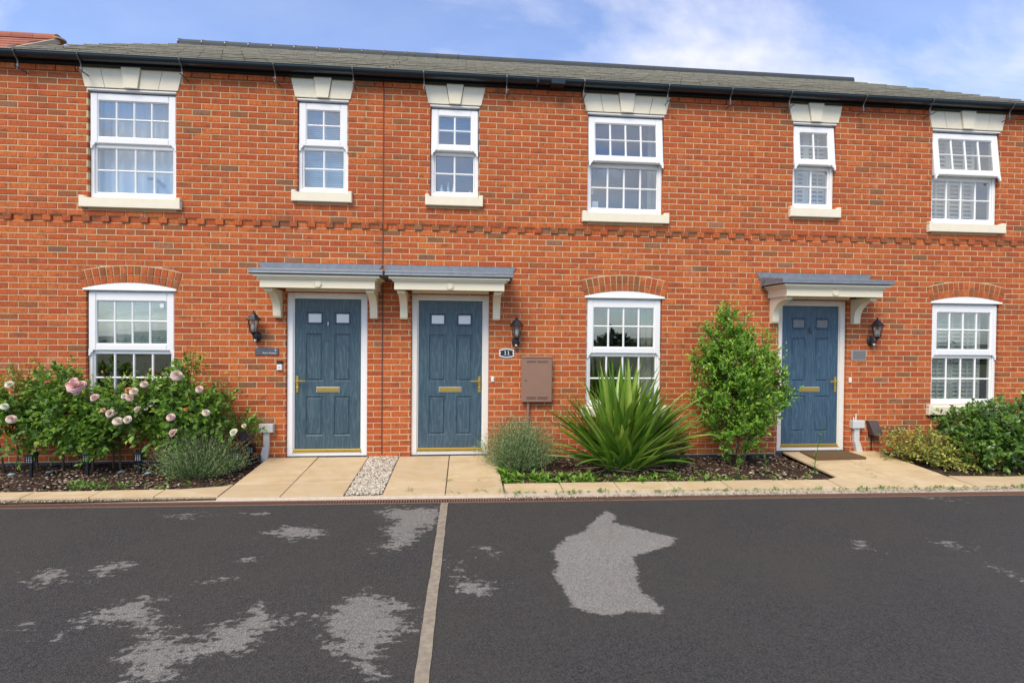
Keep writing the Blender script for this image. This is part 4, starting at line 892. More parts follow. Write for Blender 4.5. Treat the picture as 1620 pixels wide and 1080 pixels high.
# right path
slab([(5.50,-1.08),(6.15,-1.10),(6.15,-.58),(5.50,-.58)]); slab([(6.15,-1.10),(6.88,-1.05),(6.88,-.58),(6.15,-.58)])
slab([(5.50,-.58),(6.15,-.58),(6.15,-.015),(5.50,-.015)]); slab([(6.15,-.58),(6.88,-.58),(6.88,-.015),(6.15,-.015)])
slab([(5.62,fr(5.6)+.085),(6.20,fr(6.2)+.085),(6.15,-1.10),(5.50,-1.08)]); slab([(6.20,fr(6.2)+.085),(6.90,fr(6.9)+.085),(6.88,-1.05),(6.15,-1.10)])
for a,b in ((6.90,7.50),(7.50,8.12),(8.12,8.75),(8.75,9.4),(9.4,10.1)): slab([(a,fr(a)+.085),(b,fr(b)+.085),(b,-1.16),(a,-1.12 if a<7 else -1.16)])
# soil beds: displaced sheets
def bed(x0,x1,y0f,name,amp=.03):
    xs=np.arange(x0,x1+.03,.05); ys=np.linspace(0,1,30); X,T=np.meshgrid(xs,ys); Y0=y0f; Y=Y0+(0-Y0)*T
    Z=-.040+.052*Y*.75+amp*(np.sin(X*7+Y*5)*.35+np.sin(X*17.3-Y*23)*.25+rng.normal(0,.25,X.shape))*np.minimum(1,np.minimum((Y-Y0)/.12+.02,1))
    V=np.stack([X,Y,Z],-1).reshape(-1,3); ny,nx=X.shape; I=np.arange(nx*ny).reshape(ny,nx); F=np.stack([I[:-1,:-1],I[:-1,1:],I[1:,1:],I[1:,:-1]],-1).reshape(-1,4)
    return st(np_mesh(name,V,F,M['soil']))
bed(-6.3,-1.424,-1.128,'soil_bed'); bed(1.506,5.494,-1.13,'soil_bed'); bed(6.885,10.3,-1.155,'soil_bed')
# scattered small pieces
def chips(name,n,area,size,mat,tones,flat=.35,zf=None,label=None,cat=None,parent=None):
    x0,x1,y0,y1=area; X=rng.uniform(x0,x1,n); Y=rng.uniform(y0,y1,n); Z=(zf(X,Y) if zf else -.035+.04*Y)
    s=rng.uniform(size[0],size[1],n); th=rng.uniform(0,6.28,n)
    base=np.array([(1,0,0),(.2,.8,0),(-.9,.3,0),(-.4,-.8,0),(.6,-.7,0),(.1,0,1.0),(.0,.05,-.8)],float)
    tri=np.array([(0,1,5),(1,2,5),(2,3,5),(3,4,5),(4,0,5),(1,0,6),(2,1,6),(3,2,6),(4,3,6),(0,4,6)])
    P=base[None]*(1+rng.uniform(-.3,.3,(n,7,1))); P[:,:,0]*=rng.uniform(.6,1.4,(n,1)); P[:,:,2]*=flat
    P*=s[:,None,None]; tx=rng.normal(0,.35,n); 
    c,sn=np.cos(th)[:,None],np.sin(th)[:,None]; x=P[:,:,0]*c-P[:,:,1]*sn; y=P[:,:,0]*sn+P[:,:,1]*c; z=P[:,:,2]+x*tx[:,None]*.6
    V=np.stack([x+X[:,None],y+Y[:,None],z+Z[:,None]],-1).reshape(-1,3); F=(tri[None]+np.arange(n)[:,None,None]*7).reshape(-1,3)
    tn=np.repeat(rng.choice(tones,n) if isinstance(tones,list) else rng.uniform(tones[0],tones[1],n),7)
    o=np_mesh(name,V,F,mat,tn,parent); o['kind']='stuff'
    if label: o['label']=label; o['category']=cat
    return o
gvz=lambda X,Y:.022+.055*Y-.006+rng.uniform(-.012,.006,len(X))
m=MB(); m.prism([(-1.42,gz(-1.42)-.03),(0,gz(0)-.03),(0,-.2),(-1.42,-.2)],-.163,.222,'X'); st(m.build('gravel_base',M['haunch']))
chips('gravel',5200,(-.155,.215,-1.36,-.005),(.008,.019),M['gravel'],(0,1),.75,gvz,'pale gravel strip of white and buff stones between the two left paths','gravel')
chips('gravel',1500,(1.5,10.2,-1.57,-1.49),(.005,.012),M['gravel'],(.0,.75),.6,lambda X,Y:-.064+rng.uniform(-.006,.006,len(X)),'narrow line of white chippings between the slabs and the drain on the right','gravel').location=(0,-.02,0)
chips('gravel',420,(-3.6,-1.45,-1.415,-1.365),(.004,.010),M['gravel'],(.0,.8),.6,lambda X,Y:-.060+rng.uniform(-.004,.003,len(X)),'thin line of white chippings at the left between slabs and drain','gravel')
chips('bark_mulch',5200,(-6.2,-1.43,-1.12,-.02),(.009,.028),M['mulch'],(0,.95),.35,None,'dark bark and soil crumbs covering the left bed under the roses','bark')
chips('shell_litter',620,(-6.2,-2.0,-1.10,-.25),(.008,.022),M['mulch'],(.86,1),.3,lambda X,Y:-.025+.04*Y,'fallen pale petals and white stones lying over the left bed','petals')
chips('bark_mulch',5600,(1.51,5.49,-1.12,-.02),(.009,.03),M['mulch'],(0,.98),.35,None,'dark bark mulch covering the middle bed round the flax','bark')
chips('pale_stones',190,(1.6,5.45,-1.08,-.1),(.008,.024),M['mulch'],(.86,1),.5,None,'pale stones and dry bits lying in the middle bed','stones')
chips('bark_mulch',2400,(6.9,10.2,-1.14,-.02),(.007,.022),M['mulch'],(0,.85),.35,None,'dark bark covering the bed at the right under the variegated shrub','bark')
# door mat
m=MB(); m.prism([(5.70,-.44),(6.42,-.42),(6.44,-.05),(5.73,-.05)],gz(-.25)-.012,gz(-.25)+.022,'Z'); 
dm=m.build('door_mat',M['mat']); tag(dm,'brown coir door mat lying askew on the path at the right door','door mat')

# solar stake lights
def stake(x,y,label,hh=.27,first=None):
    t=empty('solar_stake_light',(x,y,-.06)); tag(t,label,'garden light','solar lantern stakes along the left bed')
    m=MB(); m.bar(x-.013,x+.013,y-.013,y+.013,-.09,-.06+hh-.10,.003); m.build('stake',M['black'],t); z=-.06+hh-.10; s=.036
    m=MB(); m.prism([(x-s*.8,y-s*.8),(x+s*.8,y-s*.8),(x+s*.8,y+s*.8),(x-s*.8,y+s*.8)],z,z+.01,'Z')
    for a in (-s,-s/3,s/3,s):
        for sy in (-s,s): m.box(x+a-.003,x+a+.003,y+sy-.003,y+sy+.003,z+.01,z+.085); m.box(x+sy-.003,x+sy+.003,y+a-.003,y+a+.003,z+.01,z+.085)
    for zz in (z+.010,z+.033,z+.057,z+.079):
        for sy in (-s,s): m.box(x-s,x+s,y+sy-.0035,y+sy+.0035,zz,zz+.006); m.box(x+sy-.0035,x+sy+.0035,y-s,y+s,zz,zz+.006)
    m.build('grid_shade',M['black'],t); m=MB(); m.box(x-s+.006,x+s-.006,y-s+.006,y+s-.006,z+.012,z+.080); m.build('diffuser',M['white'],t)
    m=MB(); m.prism([(x-.052,z+.084),(x+.052,z+.084),(x+.052,z+.092),(x+.034,z+.108),(x-.034,z+.108),(x-.052,z+.092)],y-.052,y+.052,'Y'); m.build('solar_cap',M['black'],t)
for x,y,l in ((-3.83,-.53,'black lattice solar stake light leftmost in the rose bed'),(-3.25,-.50,'black lattice solar stake light second from the left, below the big pink rose'),(-2.70,-.48,'black lattice solar stake light just left of the grey green lavender mound'),(-1.62,-.46,'black lattice solar stake light at the right edge of the lavender mound')):
    stake(x,y,l)
stake(-1.60,-.10,'small black solar stake light close to the wall beside the grey conduit',.26)
m=MB(); m.tube([(-1.70,-.06,-.02),(-1.66,-.12,.0),(-1.60,-.08,.04),(-1.52,-.10,.0),(-1.50,-.05,.06),(-1.49,-.12,.02),(-1.45,-.15,-.02)],.009,6); m.lathe([(.02,0),(.035,.03),(.03,.06),(.0,.06)],(-1.68,-.10,-.02),8); m.lathe([(.018,0),(.03,.03),(.024,.07),(.0,.07)],(-1.505,-.12,-.01),8)
tag(m.build('cable_bundle',M['cable']),'black cable and connectors tangled at the foot of the wall by the grey conduit','cable')
for x,y,l in ((-3.778,-.343,'pale blue plastic disc in the rose bed, second from the left'),(-4.117,-.433,'pale blue plastic disc in the rose bed at the far left'),(-2.965,-.361,'pale blue plastic disc under the rose stems left of the third light'),(-2.62,-.45,'pale blue plastic disc between the third light and the lavender')):
    m=MB(); m.lathe([(.034,0),(.038,.006),(.022,.016),(.008,.019)],(x,y,-.045),7); o=m.build('blue_disc',M['bluep']); tag(o,l,'plastic disc','pale blue discs in the rose bed')

# ================================================================== PLANTS
def leafmesh(name,C,D,Nn,L,Wd,tone,mat,parent,fold=.18,curl=.15,kind='stuff'):
    n=len(C); D=D/np.linalg.norm(D,axis=1,keepdims=True); Sd=np.cross(D,Nn); Sd/=np.linalg.norm(Sd,axis=1,keepdims=True)+1e-9; Nn=np.cross(Sd,D)
    L=L[:,None]; Wd=Wd[:,None]
    p0=C; p1=C+D*L*.45+Sd*Wd*.5+Nn*Wd*fold; p2=C+D*L-Nn*L*curl; p3=C+D*L*.45-Sd*Wd*.5+Nn*Wd*fold; p4=C+D*L*.5
    V=np.stack([p0,p1,p2,p3,p4],1).reshape(-1,3); tri=np.array([(0,4,1),(4,2,1),(0,3,4),(4,3,2)])
    F=(tri[None]+np.arange(n)[:,None,None]*5).reshape(-1,3); o=np_mesh(name,V,F,mat,np.repeat(tone,5),parent)
    if kind: o['kind']=kind
    return o
def rv(n,s=1.0): return rng.normal(0,s,(n,3))
def bush(root,name,blobs,ntw,lpt,twl,L,Wr,mat,up=.6,base=None,tone=(.2,.8),tip=.25,surf=.33,droop=.0,clip=None,gap=0,spread=.55):
    # blobs: (cx,cy,cz,rx,ry,rz,weight): twigs start inside and grow outwards and up; leaves sit along every twig
    w=np.array([b[6] for b in blobs],float); w/=w.sum(); pick=rng.choice(len(blobs),ntw,p=w); B=np.array(blobs,float)[pick]
    u=rv(ntw); u/=np.linalg.norm(u,axis=1,keepdims=True); r=rng.uniform(0,1,ntw)**surf
    P=B[:,:3]+u*B[:,3:6]*r[:,None]
    if gap:   # clumps: drop twigs where a coarse pattern is low
        q=np.sin(P[:,0]*9+1.3)*np.sin(P[:,2]*11+.7)+np.sin(P[:,0]*5+P[:,1]*13)*.6; keep=q>-1.2+gap; P=P[keep]; u=u[keep]; r=r[keep]; ntw=len(P)
    P[:,1]=np.minimum(P[:,1],-.03)
    D=u*spread+np.array([0,-.12,up])+rv(ntw,.28); D/=np.linalg.norm(D,axis=1,keepdims=True); TL_=rng.uniform(.6,1.2,ntw)*twl
    t=np.tile(np.linspace(.0,1,lpt),(ntw,1))+rng.uniform(-.05,.05,(ntw,lpt))
    C=P[:,None]+D[:,None]*(t*TL_[:,None])[...,None]; C[...,2]-=droop*(t*TL_[:,None])**2
    C=C.reshape(-1,3)+rv(ntw*lpt,.006); n=len(C); Dd=np.repeat(D,lpt,0); tf=t.reshape(-1)
    out_=rv(n); out_-=Dd*(out_*Dd).sum(1,keepdims=True); out_/=np.linalg.norm(out_,axis=1,keepdims=True)
    LD=out_*(1.0-.45*np.clip(tf,0,1))[:,None]+Dd*(.35+.8*np.clip(tf,0,1))[:,None]+np.array([0,0,-.05])
    Nn=Dd+np.array([0,-.35,.5])+rv(n,.35)
    LL=rng.uniform(.7,1.25,n)*L; tt=rng.uniform(tone[0],tone[1],n)*.75+np.repeat(rng.uniform(-.10,.12,ntw),lpt)+tip*np.clip(tf,0,1)**2*rng.uniform(.2,1,n)
    C[:,1]=np.minimum(C[:,1],-.02); ok=C[:,2]>-.06
    if clip is not None: ok&=clip(C)
    leafmesh(name,C[ok],LD[ok],Nn[ok],LL[ok],LL[ok]*Wr,np.clip(tt,0,1)[ok],mat,root)
    # twigs
    k=min(ntw,260); m=MB()
    for i in range(k): m.tube([tuple(P[i]-D[i]*twl*.2),tuple(P[i]+D[i]*TL_[i]*.9)],[.0028,.0014],3,cap=False)
    o=m.build('twigs',M['bark'],root); o['kind']='stuff'; return P,D
def stems(root,lst):
    for pts,r0,r1 in lst:
        m=MB(); n=len(pts); m.tube(pts,[r0+(r1-r0)*i/(n-1) for i in range(n)],7); m.build('stem',M['bark'],root,smooth=True)
# --- roses: four bushes trained against the wall
def petal_mesh():
    m=MB(); 
    for ring,(np_,r,h,op,sz) in enumerate(((4,.10,.30,.15,.42),(5,.24,.26,.45,.55),(6,.40,.18,.8,.64),(8,.56,.06,1.15,.70),(8,.66,-.06,1.45,.72))):
        for k in range(np_):
            a=2*math.pi*k/np_+ring*.5+random.uniform(-.15,.15); ca,sa=C_(a),S_(a)
            def pt(u,v):   # u across, v from base to tip
                rad=r*.55+v*sz*S_(op)*.75; z=h-.15+v*sz*C_(op)*.8+.10*v*v*(-1 if op>1 else .0)
                w=sz*(.25+.75*S_(min(1,v*1.15)*math.pi*.62)); cup=.12*(u*u)
                return ((rad-cup)*ca-u*w*.62*sa,(rad-cup)*sa+u*w*.62*ca,z+.04*u*u)
            vs=[pt(u,v) for v in (0,.5,1) for u in (-1,0,1)]; m.add(vs,[(0,1,4,3),(1,2,5,4),(3,4,7,6),(4,5,8,7)],tone=.0)
    return m.mesh('rose_flower',M['petal'],True)
ROSE=[petal_mesh() for _ in range(3)]
fl=[(0,-3.884,1.033,.042,.75),(1,-3.215,1.012,.078,.06),(0,-3.86,.653,.050,.40),(0,-3.929,.792,.042,.85),(0,-3.859,.957,.026,1.0),(1,-3.012,.887,.048,.2),(2,-2.491,1.034,.042,.35),(2,-2.604,.957,.045,.55),(2,-2.663,.971,.032,1.0),(2,-2.703,.900,.034,.62),(2,-2.640,.883,.044,.30),(2,-2.564,.752,.042,.55),(1,-2.921,.746,.026,.95),(2,-2.852,.711,.050,.40),(2,-2.769,.626,.052,.6),(2,-2.670,.639,.046,.65),(3,-2.143,1.134,.066,.45),(3,-1.906,.977,.042,.3),(3,-2.048,.750,.022,1.0),(3,-2.21,.665,.046,.28),(3,-2.189,.488,.050,.25),(3,-1.831,.713,.042,.55),(3,-1.537,.490,.046,.85),(3,-1.421,.561,.026,.9)]
rb=[('rose bush at the far left of the bed with two small pink blooms',(-4.25,-.33),[(-4.35,-.38,.66,.42,.26,.30,5),(-4.05,-.40,.48,.25,.22,.26,2.0),(-4.1,-.36,.88,.30,.20,.18,1.6)],[[(-4.18,-.29,-.06),(-4.15,-.30,.2),(-4.22,-.32,.6)],[(-3.95,-.28,-.06),(-3.97,-.29,.25),(-4.05,-.33,.7)],[(-4.3,-.3,-.06),(-4.36,-.33,.5)]]),
 ('rose bush crowned by the biggest clustered pink bloom, left of the window',(-3.6,-.3),[(-3.55,-.42,.70,.40,.27,.30,6),(-3.30,-.42,.52,.24,.24,.26,2.2),(-3.62,-.36,1.02,.20,.14,.20,1.2),(-3.12,-.42,.36,.14,.18,.20,.8),(-3.5,-.4,.42,.3,.22,.16,.9)],[[(-3.705,-.23,-.06),(-3.69,-.25,.25),(-3.62,-.33,.7)],[(-3.50,-.26,-.06),(-3.52,-.28,.3),(-3.46,-.35,.7)],[(-3.33,-.3,-.06),(-3.32,-.31,.25)]]),
 ('rose bush with a bunch of peach and white blooms before the ground floor window',(-2.9,-.3),[(-2.78,-.44,.70,.36,.25,.28,5),(-2.55,-.42,.86,.26,.20,.18,2.2),(-3.0,-.42,.80,.22,.2,.2,1.6),(-2.55,-.42,.50,.20,.18,.16,1.4)],[[(-3.135,-.24,-.06),(-3.13,-.26,.3),(-3.02,-.33,.65)],[(-3.061,-.24,-.06),(-3.06,-.25,.25),(-3.03,-.3,.42),(-2.95,-.36,.7)],[(-3.03,-.27,-.05),(-3.06,-.27,.2),(-2.98,-.3,.45)],[(-2.83,-.28,-.06),(-2.80,-.29,.22),(-2.74,-.35,.6)]]),
 ('rose bush at the right end of the row with reddish tips over the window corner',(-2.3,-.3),[(-2.15,-.42,.72,.36,.24,.30,5),(-2.22,-.34,1.06,.17,.12,.20,1.6),(-1.86,-.40,.66,.26,.20,.24,2.4),(-1.60,-.38,.52,.16,.12,.10,.7),(-2.3,-.4,.45,.24,.2,.16,1.2)],[[(-2.45,-.28,-.06),(-2.42,-.3,.3),(-2.25,-.36,.8)],[(-2.25,-.28,-.06),(-2.2,-.32,.4),(-2.05,-.36,.8)],[(-2.0,-.3,.3),(-1.75,-.36,.5),(-1.56,-.42,.56),(-1.53,-.5,.5)]])]
for i,(lab,loc,blobs,sts) in enumerate(rb):
    t=empty('rose_bush',(loc[0],loc[1],-.06)); tag(t,lab,'rose bush','climbing roses against the left house')
    blobs=[(b[0],b[1],b[2]-(.04 if b[2]<.9 else .02),b[3]*.95,b[4],b[5]*.88,b[6]) for b in blobs]
    bush(t,'foliage',blobs,430 if i!=1 else 500,10,.17,.062,.58,M['rose_leaf'],up=.25,tone=(.15,.75),tip=.25,surf=.42,droop=.9,gap=.75)
    bush(t,'young_foliage',[(b[0],b[1],b[2]+b[5]*.75,b[3]*.8,b[4]*.6,b[5]*.35,b[6]) for b in blobs],46,9,.24,.042,.55,M['rose_leaf'],up=1.1,tone=(.75,1.0),tip=.3,surf=.6)
    if i in (0,3): bush(t,'red_shoots',[(-2.17,-.42,1.16,.10,.08,.10,2),(-1.72,-.42,.82,.10,.08,.06,.6)] if i==3 else [(-4.0,-.42,.98,.16,.1,.08,1)],16,9,.22,.040,.5,M['rose_leaf'],up=1.1,tone=(1.2,1.35),tip=.1,surf=.6)
    stems(t,[(s,.013,.006) for s in sts])
    for k,x,z,r_,tn in fl:
        if k==i:
            y=-.80 if z<1.0 else -.70; xx=CX+(x-CX)*(CD+y)/(CD-.75); zz=CH+(z-CH)*(CD+y)/(CD-.75)
            if z>1.1: y=-.58; xx=CX+(x-CX)*(CD+y)/(CD-.75); zz=CH+(z-CH)*(CD+y)/(CD-.75)
            inst('rose_flower',random.choice(ROSE),t,(xx,y,zz),rot=(math.radians(random.uniform(38,66)),random.uniform(-.35,.35),random.uniform(-.8,.8)),scale=(r_*1.12,)*3,tone=tn)
            m=MB(); m.tube([(xx,y+.01,zz-.01),(xx+.01,y+.08,zz-.10),(xx+.02,y+.2,zz-.2)],[.003,.003,.003],4); m.build('flower_stalk',M['bark'],t)
            if r_>.07:
                for dx_,dz_ in ((-.07,.01),(.06,.015),(0,-.06),(-.03,.05)): inst('rose_flower',random.choice(ROSE),t,(xx+dx_,y+.02,zz+dz_),rot=(1.2,random.uniform(-.4,.4),0),scale=(.052,)*3,tone=tn+random.uniform(0,.12))
# --- lavender mounds
def lavender(root,c,rx,ry,h,n,tone,tipflower,mat=None):
    a=rng.uniform(0,2*math.pi,n); rr=np.sqrt(rng.uniform(0,1,n)); bx=c[0]+.28*rx*rr*np.cos(a); by=c[1]+.28*ry*rr*np.sin(a)
    out_=np.stack([np.cos(a)*rr*rx*1.0,np.sin(a)*rr*ry*1.0,h*np.sqrt(np.clip(1.08-rr**2,.05,1))],1)*rng.uniform(.72,1.06,(n,1))
    k=16; t=np.linspace(.22,1,k)[None,:,None]; B=np.stack([bx,by,np.full(n,c[2])],1)[:,None]; P=B+out_[:,None]*t+np.array([0,0,1])*0; P[:,:,2]+=(.04*np.sin(t[...,0]*3))*rng.uniform(-1,1,(n,1)); P=P+rng.normal(0,.005,P.shape)
    D=out_/np.linalg.norm(out_,axis=1,keepdims=True); Dd=np.repeat(D,k,0); C=P.reshape(-1,3); m_=len(C); o_=rv(m_); o_-=Dd*(o_*Dd).sum(1,keepdims=True); o_/=np.linalg.norm(o_,axis=1,keepdims=True)
    LD=Dd*1.0+o_*.65; tn=np.clip(rng.uniform(tone[0],tone[1],m_)+np.repeat(rng.uniform(-.12,.12,n),k)+.15*np.tile(np.linspace(0,1,k),n),0,.9)
    ok=C[:,1]<-.02
    leafmesh('foliage',C[ok],LD[ok],(o_+rv(m_,.5))[ok],rng.uniform(.018,.034,m_)[ok],rng.uniform(.0055,.0085,m_)[ok],tn[ok],M['lav_leaf'],root,.1,.05)
    q=rng.choice(n,tipflower,replace=False); E_=P[q,-1]; Dq=D[q]+rv(tipflower,.1); C2=(E_[:,None]+Dq[:,None]*np.linspace(.0,.10,7)[None,:,None]).reshape(-1,3); m2=len(C2)
    leafmesh('flower_spikes',C2,np.repeat(Dq,7,0)+rv(m2,.5),rv(m2),np.full(m2,.014),np.full(m2,.007),rng.uniform(.82,1,m2),M['lav_leaf'],root,.1,.05)
t=empty('lavender_bush',(-2.0,-.5,-.06)); tag(t,'grey green lavender mound with pinkish flower spikes at the rose bed right end','lavender')
lavender(t,(-1.98,-.56,-.08),.44,.32,.50,1150,(.0,.7),260)
t=empty('lavender_bush',(1.76,-.42,-.06)); tag(t,'dense grey green lavender mound below the brown meter box','lavender')
lavender(t,(1.76,-.43,-.08),.46,.36,.64,1500,(.1,.75),110)
# --- flax
t=empty('flax_plant',(3.03,-.52,-.06)); tag(t,'large flax with long strap shaped green leaves fanning out under the middle house window','flax plant')
def blade(bx,by,az,lean,L,wid,bend,tone,mat,name='blade',zb=-.08):
    n=11; m=MB(); p=Vector((bx,by,zb)); ang=lean; vs=[]
    ca,sa=C_(az),S_(az); side=Vector((-sa,ca,0)); tw=random.uniform(-.5,.5)
    for i in range(n):
        u=i/(n-1); d=Vector((S_(ang)*ca,S_(ang)*sa,C_(ang))); nrm=Vector((-C_(ang)*ca,-C_(ang)*sa,S_(ang)))
        sd=(side*C_(tw*u)+nrm*S_(tw*u)); nn=nrm*C_(tw*u)-side*S_(tw*u)
        w=wid*(.55+.45*min(1,u*4))*(1-max(0,(u-.62)/.38)**1.5)+.0008; fo=.45*(1-u*.75)
        vs += [p-sd*w*.5+nn*w*fo*.8, p-sd*w*.25+nn*w*fo*.35, p, p+sd*w*.25+nn*w*fo*.35, p+sd*w*.5+nn*w*fo*.8]
        p=p+d*(L/(n-1)); ang+=bend/(n-1)*(.4+1.2*u)
    fs=[(i*5+k,i*5+k+1,(i+1)*5+k+1,(i+1)*5+k) for i in range(n-1) for k in range(4)]; m.add(vs,fs); o=m.build(name,mat,t,smooth=True); o['tone']=tone; return o
random.seed(21)
for i in range(240):
    az=random.uniform(0,2*math.pi); r_=random.random(); lean=random.uniform(.02,.85) if r_>.15 else random.uniform(.8,1.2)
    L=random.uniform(1.05,1.50)*(1-.08*lean) if random.random()<.72 else random.uniform(.5,.95)
    bx=3.03+random.uniform(-.13,.13)+.06*C_(az); by=-.52+random.uniform(-.10,.08)
    if S_(az)>0 and lean>.30: az=-az
    blade(bx,by,az,lean*(1 if abs(C_(az))>.5 or lean<.5 else .75),L*(1.0 if lean<.6 else .93),random.uniform(.044,.070),(random.uniform(.05,.38) if random.random()<.7 else random.uniform(.4,.95)),min(1,max(0,random.gauss(.55,.28))),M['blade'])
for i in range(30):
    az=random.choice((random.uniform(3.0,4.1),random.uniform(5.2,6.3))); blade(3.03+random.uniform(-.3,.3),-.58+random.uniform(-.1,.1),az,random.uniform(1.3,1.52),random.uniform(.22,.45),random.uniform(.012,.024),random.uniform(.0,.15),random.random(),M['dead_blade'],'dead_blade',-.03)
for az,L,ln in ((-.35,1.05,.86),(-.22,.95,.98),(-.5,.9,.8)): blade(3.1,-.55,az,ln,L,.03,.3,.6,simple('rust_blade',(.45,.20,.06),.7),'browned_blade')
for i in range(64):
    az=(math.pi+random.uniform(-.25,.45)) if i%2 else random.uniform(-.45,.25); blade(3.03+.08*C_(az)+random.uniform(-.08,.08),-.60+random.uniform(-.08,.04),az,random.uniform(.35,.85),random.uniform(.95,1.25),random.uniform(.045,.062),random.uniform(.1,.35),min(1,max(0,random.gauss(.6,.25))),M['blade'])
for i in range(70):
    az=random.uniform(math.pi*1.05,math.pi*1.95); blade(3.03+random.uniform(-.16,.16),-.60+random.uniform(-.06,.06),az,random.uniform(.15,.95),random.uniform(.45,.95),random.uniform(.045,.066),random.uniform(.1,.6),min(1,max(0,random.gauss(.62,.25))),M['blade'])
# --- green shrub left of the right door
t=empty('evergreen_shrub',(4.6,-.48,-.06)); tag(t,'tall upright shrub with glossy bright green leaves left of the right blue door','shrub')
prof=[(.10,.20,4.60),(.3,.34,4.58),(.5,.50,4.57),(.75,.62,4.58),(1.0,.60,4.58),(1.2,.55,4.58),(1.36,.44,4.54),(1.5,.24,4.46),(1.66,.12,4.42),(1.80,.06,4.42)]
blobs=[(xc,-.50,z,r_*.92,max(.12,r_*.62),.16,(r_*r_)*10+.15) for z,r_,xc in prof]+[(4.40,-.45,1.80,.10,.08,.14,.25),(4.08,-.5,1.34,.07,.1,.12,.3),(4.98,-.5,1.42,.05,.08,.15,.3),(4.22,-.45,1.58,.06,.08,.12,.25),(5.18,-.5,.90,.08,.12,.2,.5),(4.66,-.47,1.56,.05,.08,.16,.3)]
bush(t,'foliage',blobs,1500,11,.14,.056,.50,M['shrub_leaf'],up=.75,tone=(.1,.8),tip=.42,surf=.36,gap=.7)
bush(t,'young_shoots',[(x,y-.03,z+.05,rx,ry,rz,w_) for x,y,z,rx,ry,rz,w_ in blobs],420,9,.17,.036,.45,M['shrub_leaf'],up=1.0,tone=(.7,1),tip=.4,surf=.12)
bush(t,'top_shoots',[(4.40,-.45,1.78,.10,.06,.10,1),(4.66,-.47,1.62,.12,.06,.08,.8),(4.15,-.47,1.50,.10,.06,.06,.6),(4.95,-.48,1.45,.10,.06,.08,.6)],34,13,.30,.045,.42,M['shrub_leaf'],up=1.5,tone=(.6,1),tip=.2,surf=.6,spread=.2)
stems(t,[([(4.58,-.48,-.08),(4.60,-.48,.3),(4.5,-.47,1.0),(4.42,-.46,1.75)],.022,.005),([(4.64,-.5,-.08),(4.75,-.5,.4),(4.95,-.5,1.1)],.016,.005),([(4.52,-.47,-.08),(4.35,-.48,.4),(4.15,-.5,1.1)],.016,.005)])
# --- variegated shrub and laurel
t=empty('variegated_shrub',(7.2,-.6,-.06)); tag(t,'low variegated shrub with yellow green and reddish leaves left of the laurel','shrub')
bush(t,'foliage',[(6.88,-.42,.15,.20,.20,.20,1.4),(7.15,-.55,.16,.26,.26,.22,2.4),(7.45,-.62,.11,.28,.24,.20,2.2),(7.72,-.72,.05,.22,.2,.12,1.2),(7.3,-.7,.05,.3,.2,.12,1.2)],620,10,.11,.036,.5,M['varie_leaf'],up=.6,tone=(.0,1.2),tip=.05,surf=.42)
t=empty('laurel_shrub',(8.1,-.65,-.06)); tag(t,'broad rounded laurel shrub with dark glossy leaves at the right edge','shrub')
bush(t,'foliage',[(7.92,-.62,.40,.46,.38,.34,4),(8.35,-.62,.44,.50,.40,.36,4),(8.1,-.80,.22,.52,.30,.28,3),(8.8,-.62,.42,.5,.4,.36,3.4),(7.62,-.58,.40,.26,.26,.24,1.6),(7.75,-.75,.20,.34,.28,.24,1.6)],1150,8,.10,.066,.52,M['laurel_leaf'],up=.45,tone=(.0,.95),tip=.2,surf=.26)
core=MB()
stems(t,[([(8.1,-.6,-.08),(8.1,-.6,.4)],.02,.01),([(8.3,-.6,-.08),(8.45,-.6,.45)],.018,.01),([(7.9,-.6,-.08),(7.75,-.6,.35)],.018,.01)])
# --- a low dark plant behind the flax, right side
t=empty('low_evergreen',(3.75,-.35,-.06)); tag(t,'small dark leafy plant tucked behind the right side of the flax','shrub')
bush(t,'foliage',[(3.72,-.34,.10,.22,.16,.18,2),(3.9,-.3,.2,.12,.12,.14,1)],170,9,.10,.036,.55,M['laurel_leaf'],up=.6,tone=(.1,.7),tip=.2,surf=.5)
# --- weeds
def weeds(name,pts,label,L=.045,n=14,W_=.42,tone=(.2,.9),up=.55,cat='weeds'):
    C=[];D=[];N=[];LL=[];T=[]
    for (x,y,z,s) in pts:
        for k in range(max(3,int(n*random.uniform(.6,1.2)))):
            a=random.uniform(0,6.28); e=random.uniform(.1,up*2); d=(C_(a)*C_(e),S_(a)*C_(e),S_(e)); q=random.uniform(0,.6)*s*L
            C.append((x+d[0]*q,y+d[1]*q,z+d[2]*q)); D.append(d); N.append((-d[0]*.3,-d[1]*.3,1)); LL.append(L*s*random.uniform(.6,1.2)); T.append(random.uniform(*tone))
    LL=np.array(LL); o=leafmesh(name,np.array(C),np.array(D,float),np.array(N,float)+rv(len(C),.2),LL,LL*W_,np.array(T),M['weed_leaf'],None,.15,.25); o['label']=label; o['category']=cat; return o
random.seed(5)
U_=random.uniform
weeds('weeds',[(U_(1.55,2.6),U_(-1.1,-.78),-.07,U_(.6,1.3)) for _ in range(70)]+[(U_(1.52,1.66),U_(-1.1,-.5),-.05,U_(.8,1.4)) for _ in range(24)],'bright green weeds along the front of the middle bed by the lavender',.07,13,.38,(.3,1))
weeds('weeds',[(U_(2.5,4.2),-1.12+.34*U_(0,1)**1.6,-.078,U_(.3,1.4)) for _ in range(80)],'low leafy weeds in front of the flax',.062,11,.36,(.2,1))
weeds('weeds',[(U_(4.0,5.3),U_(-1.1,-.85),-.08,U_(.4,.9)) for _ in range(26)],'sparse weeds in the mulch in front of the upright shrub',.045,9,.42,(.3,1))
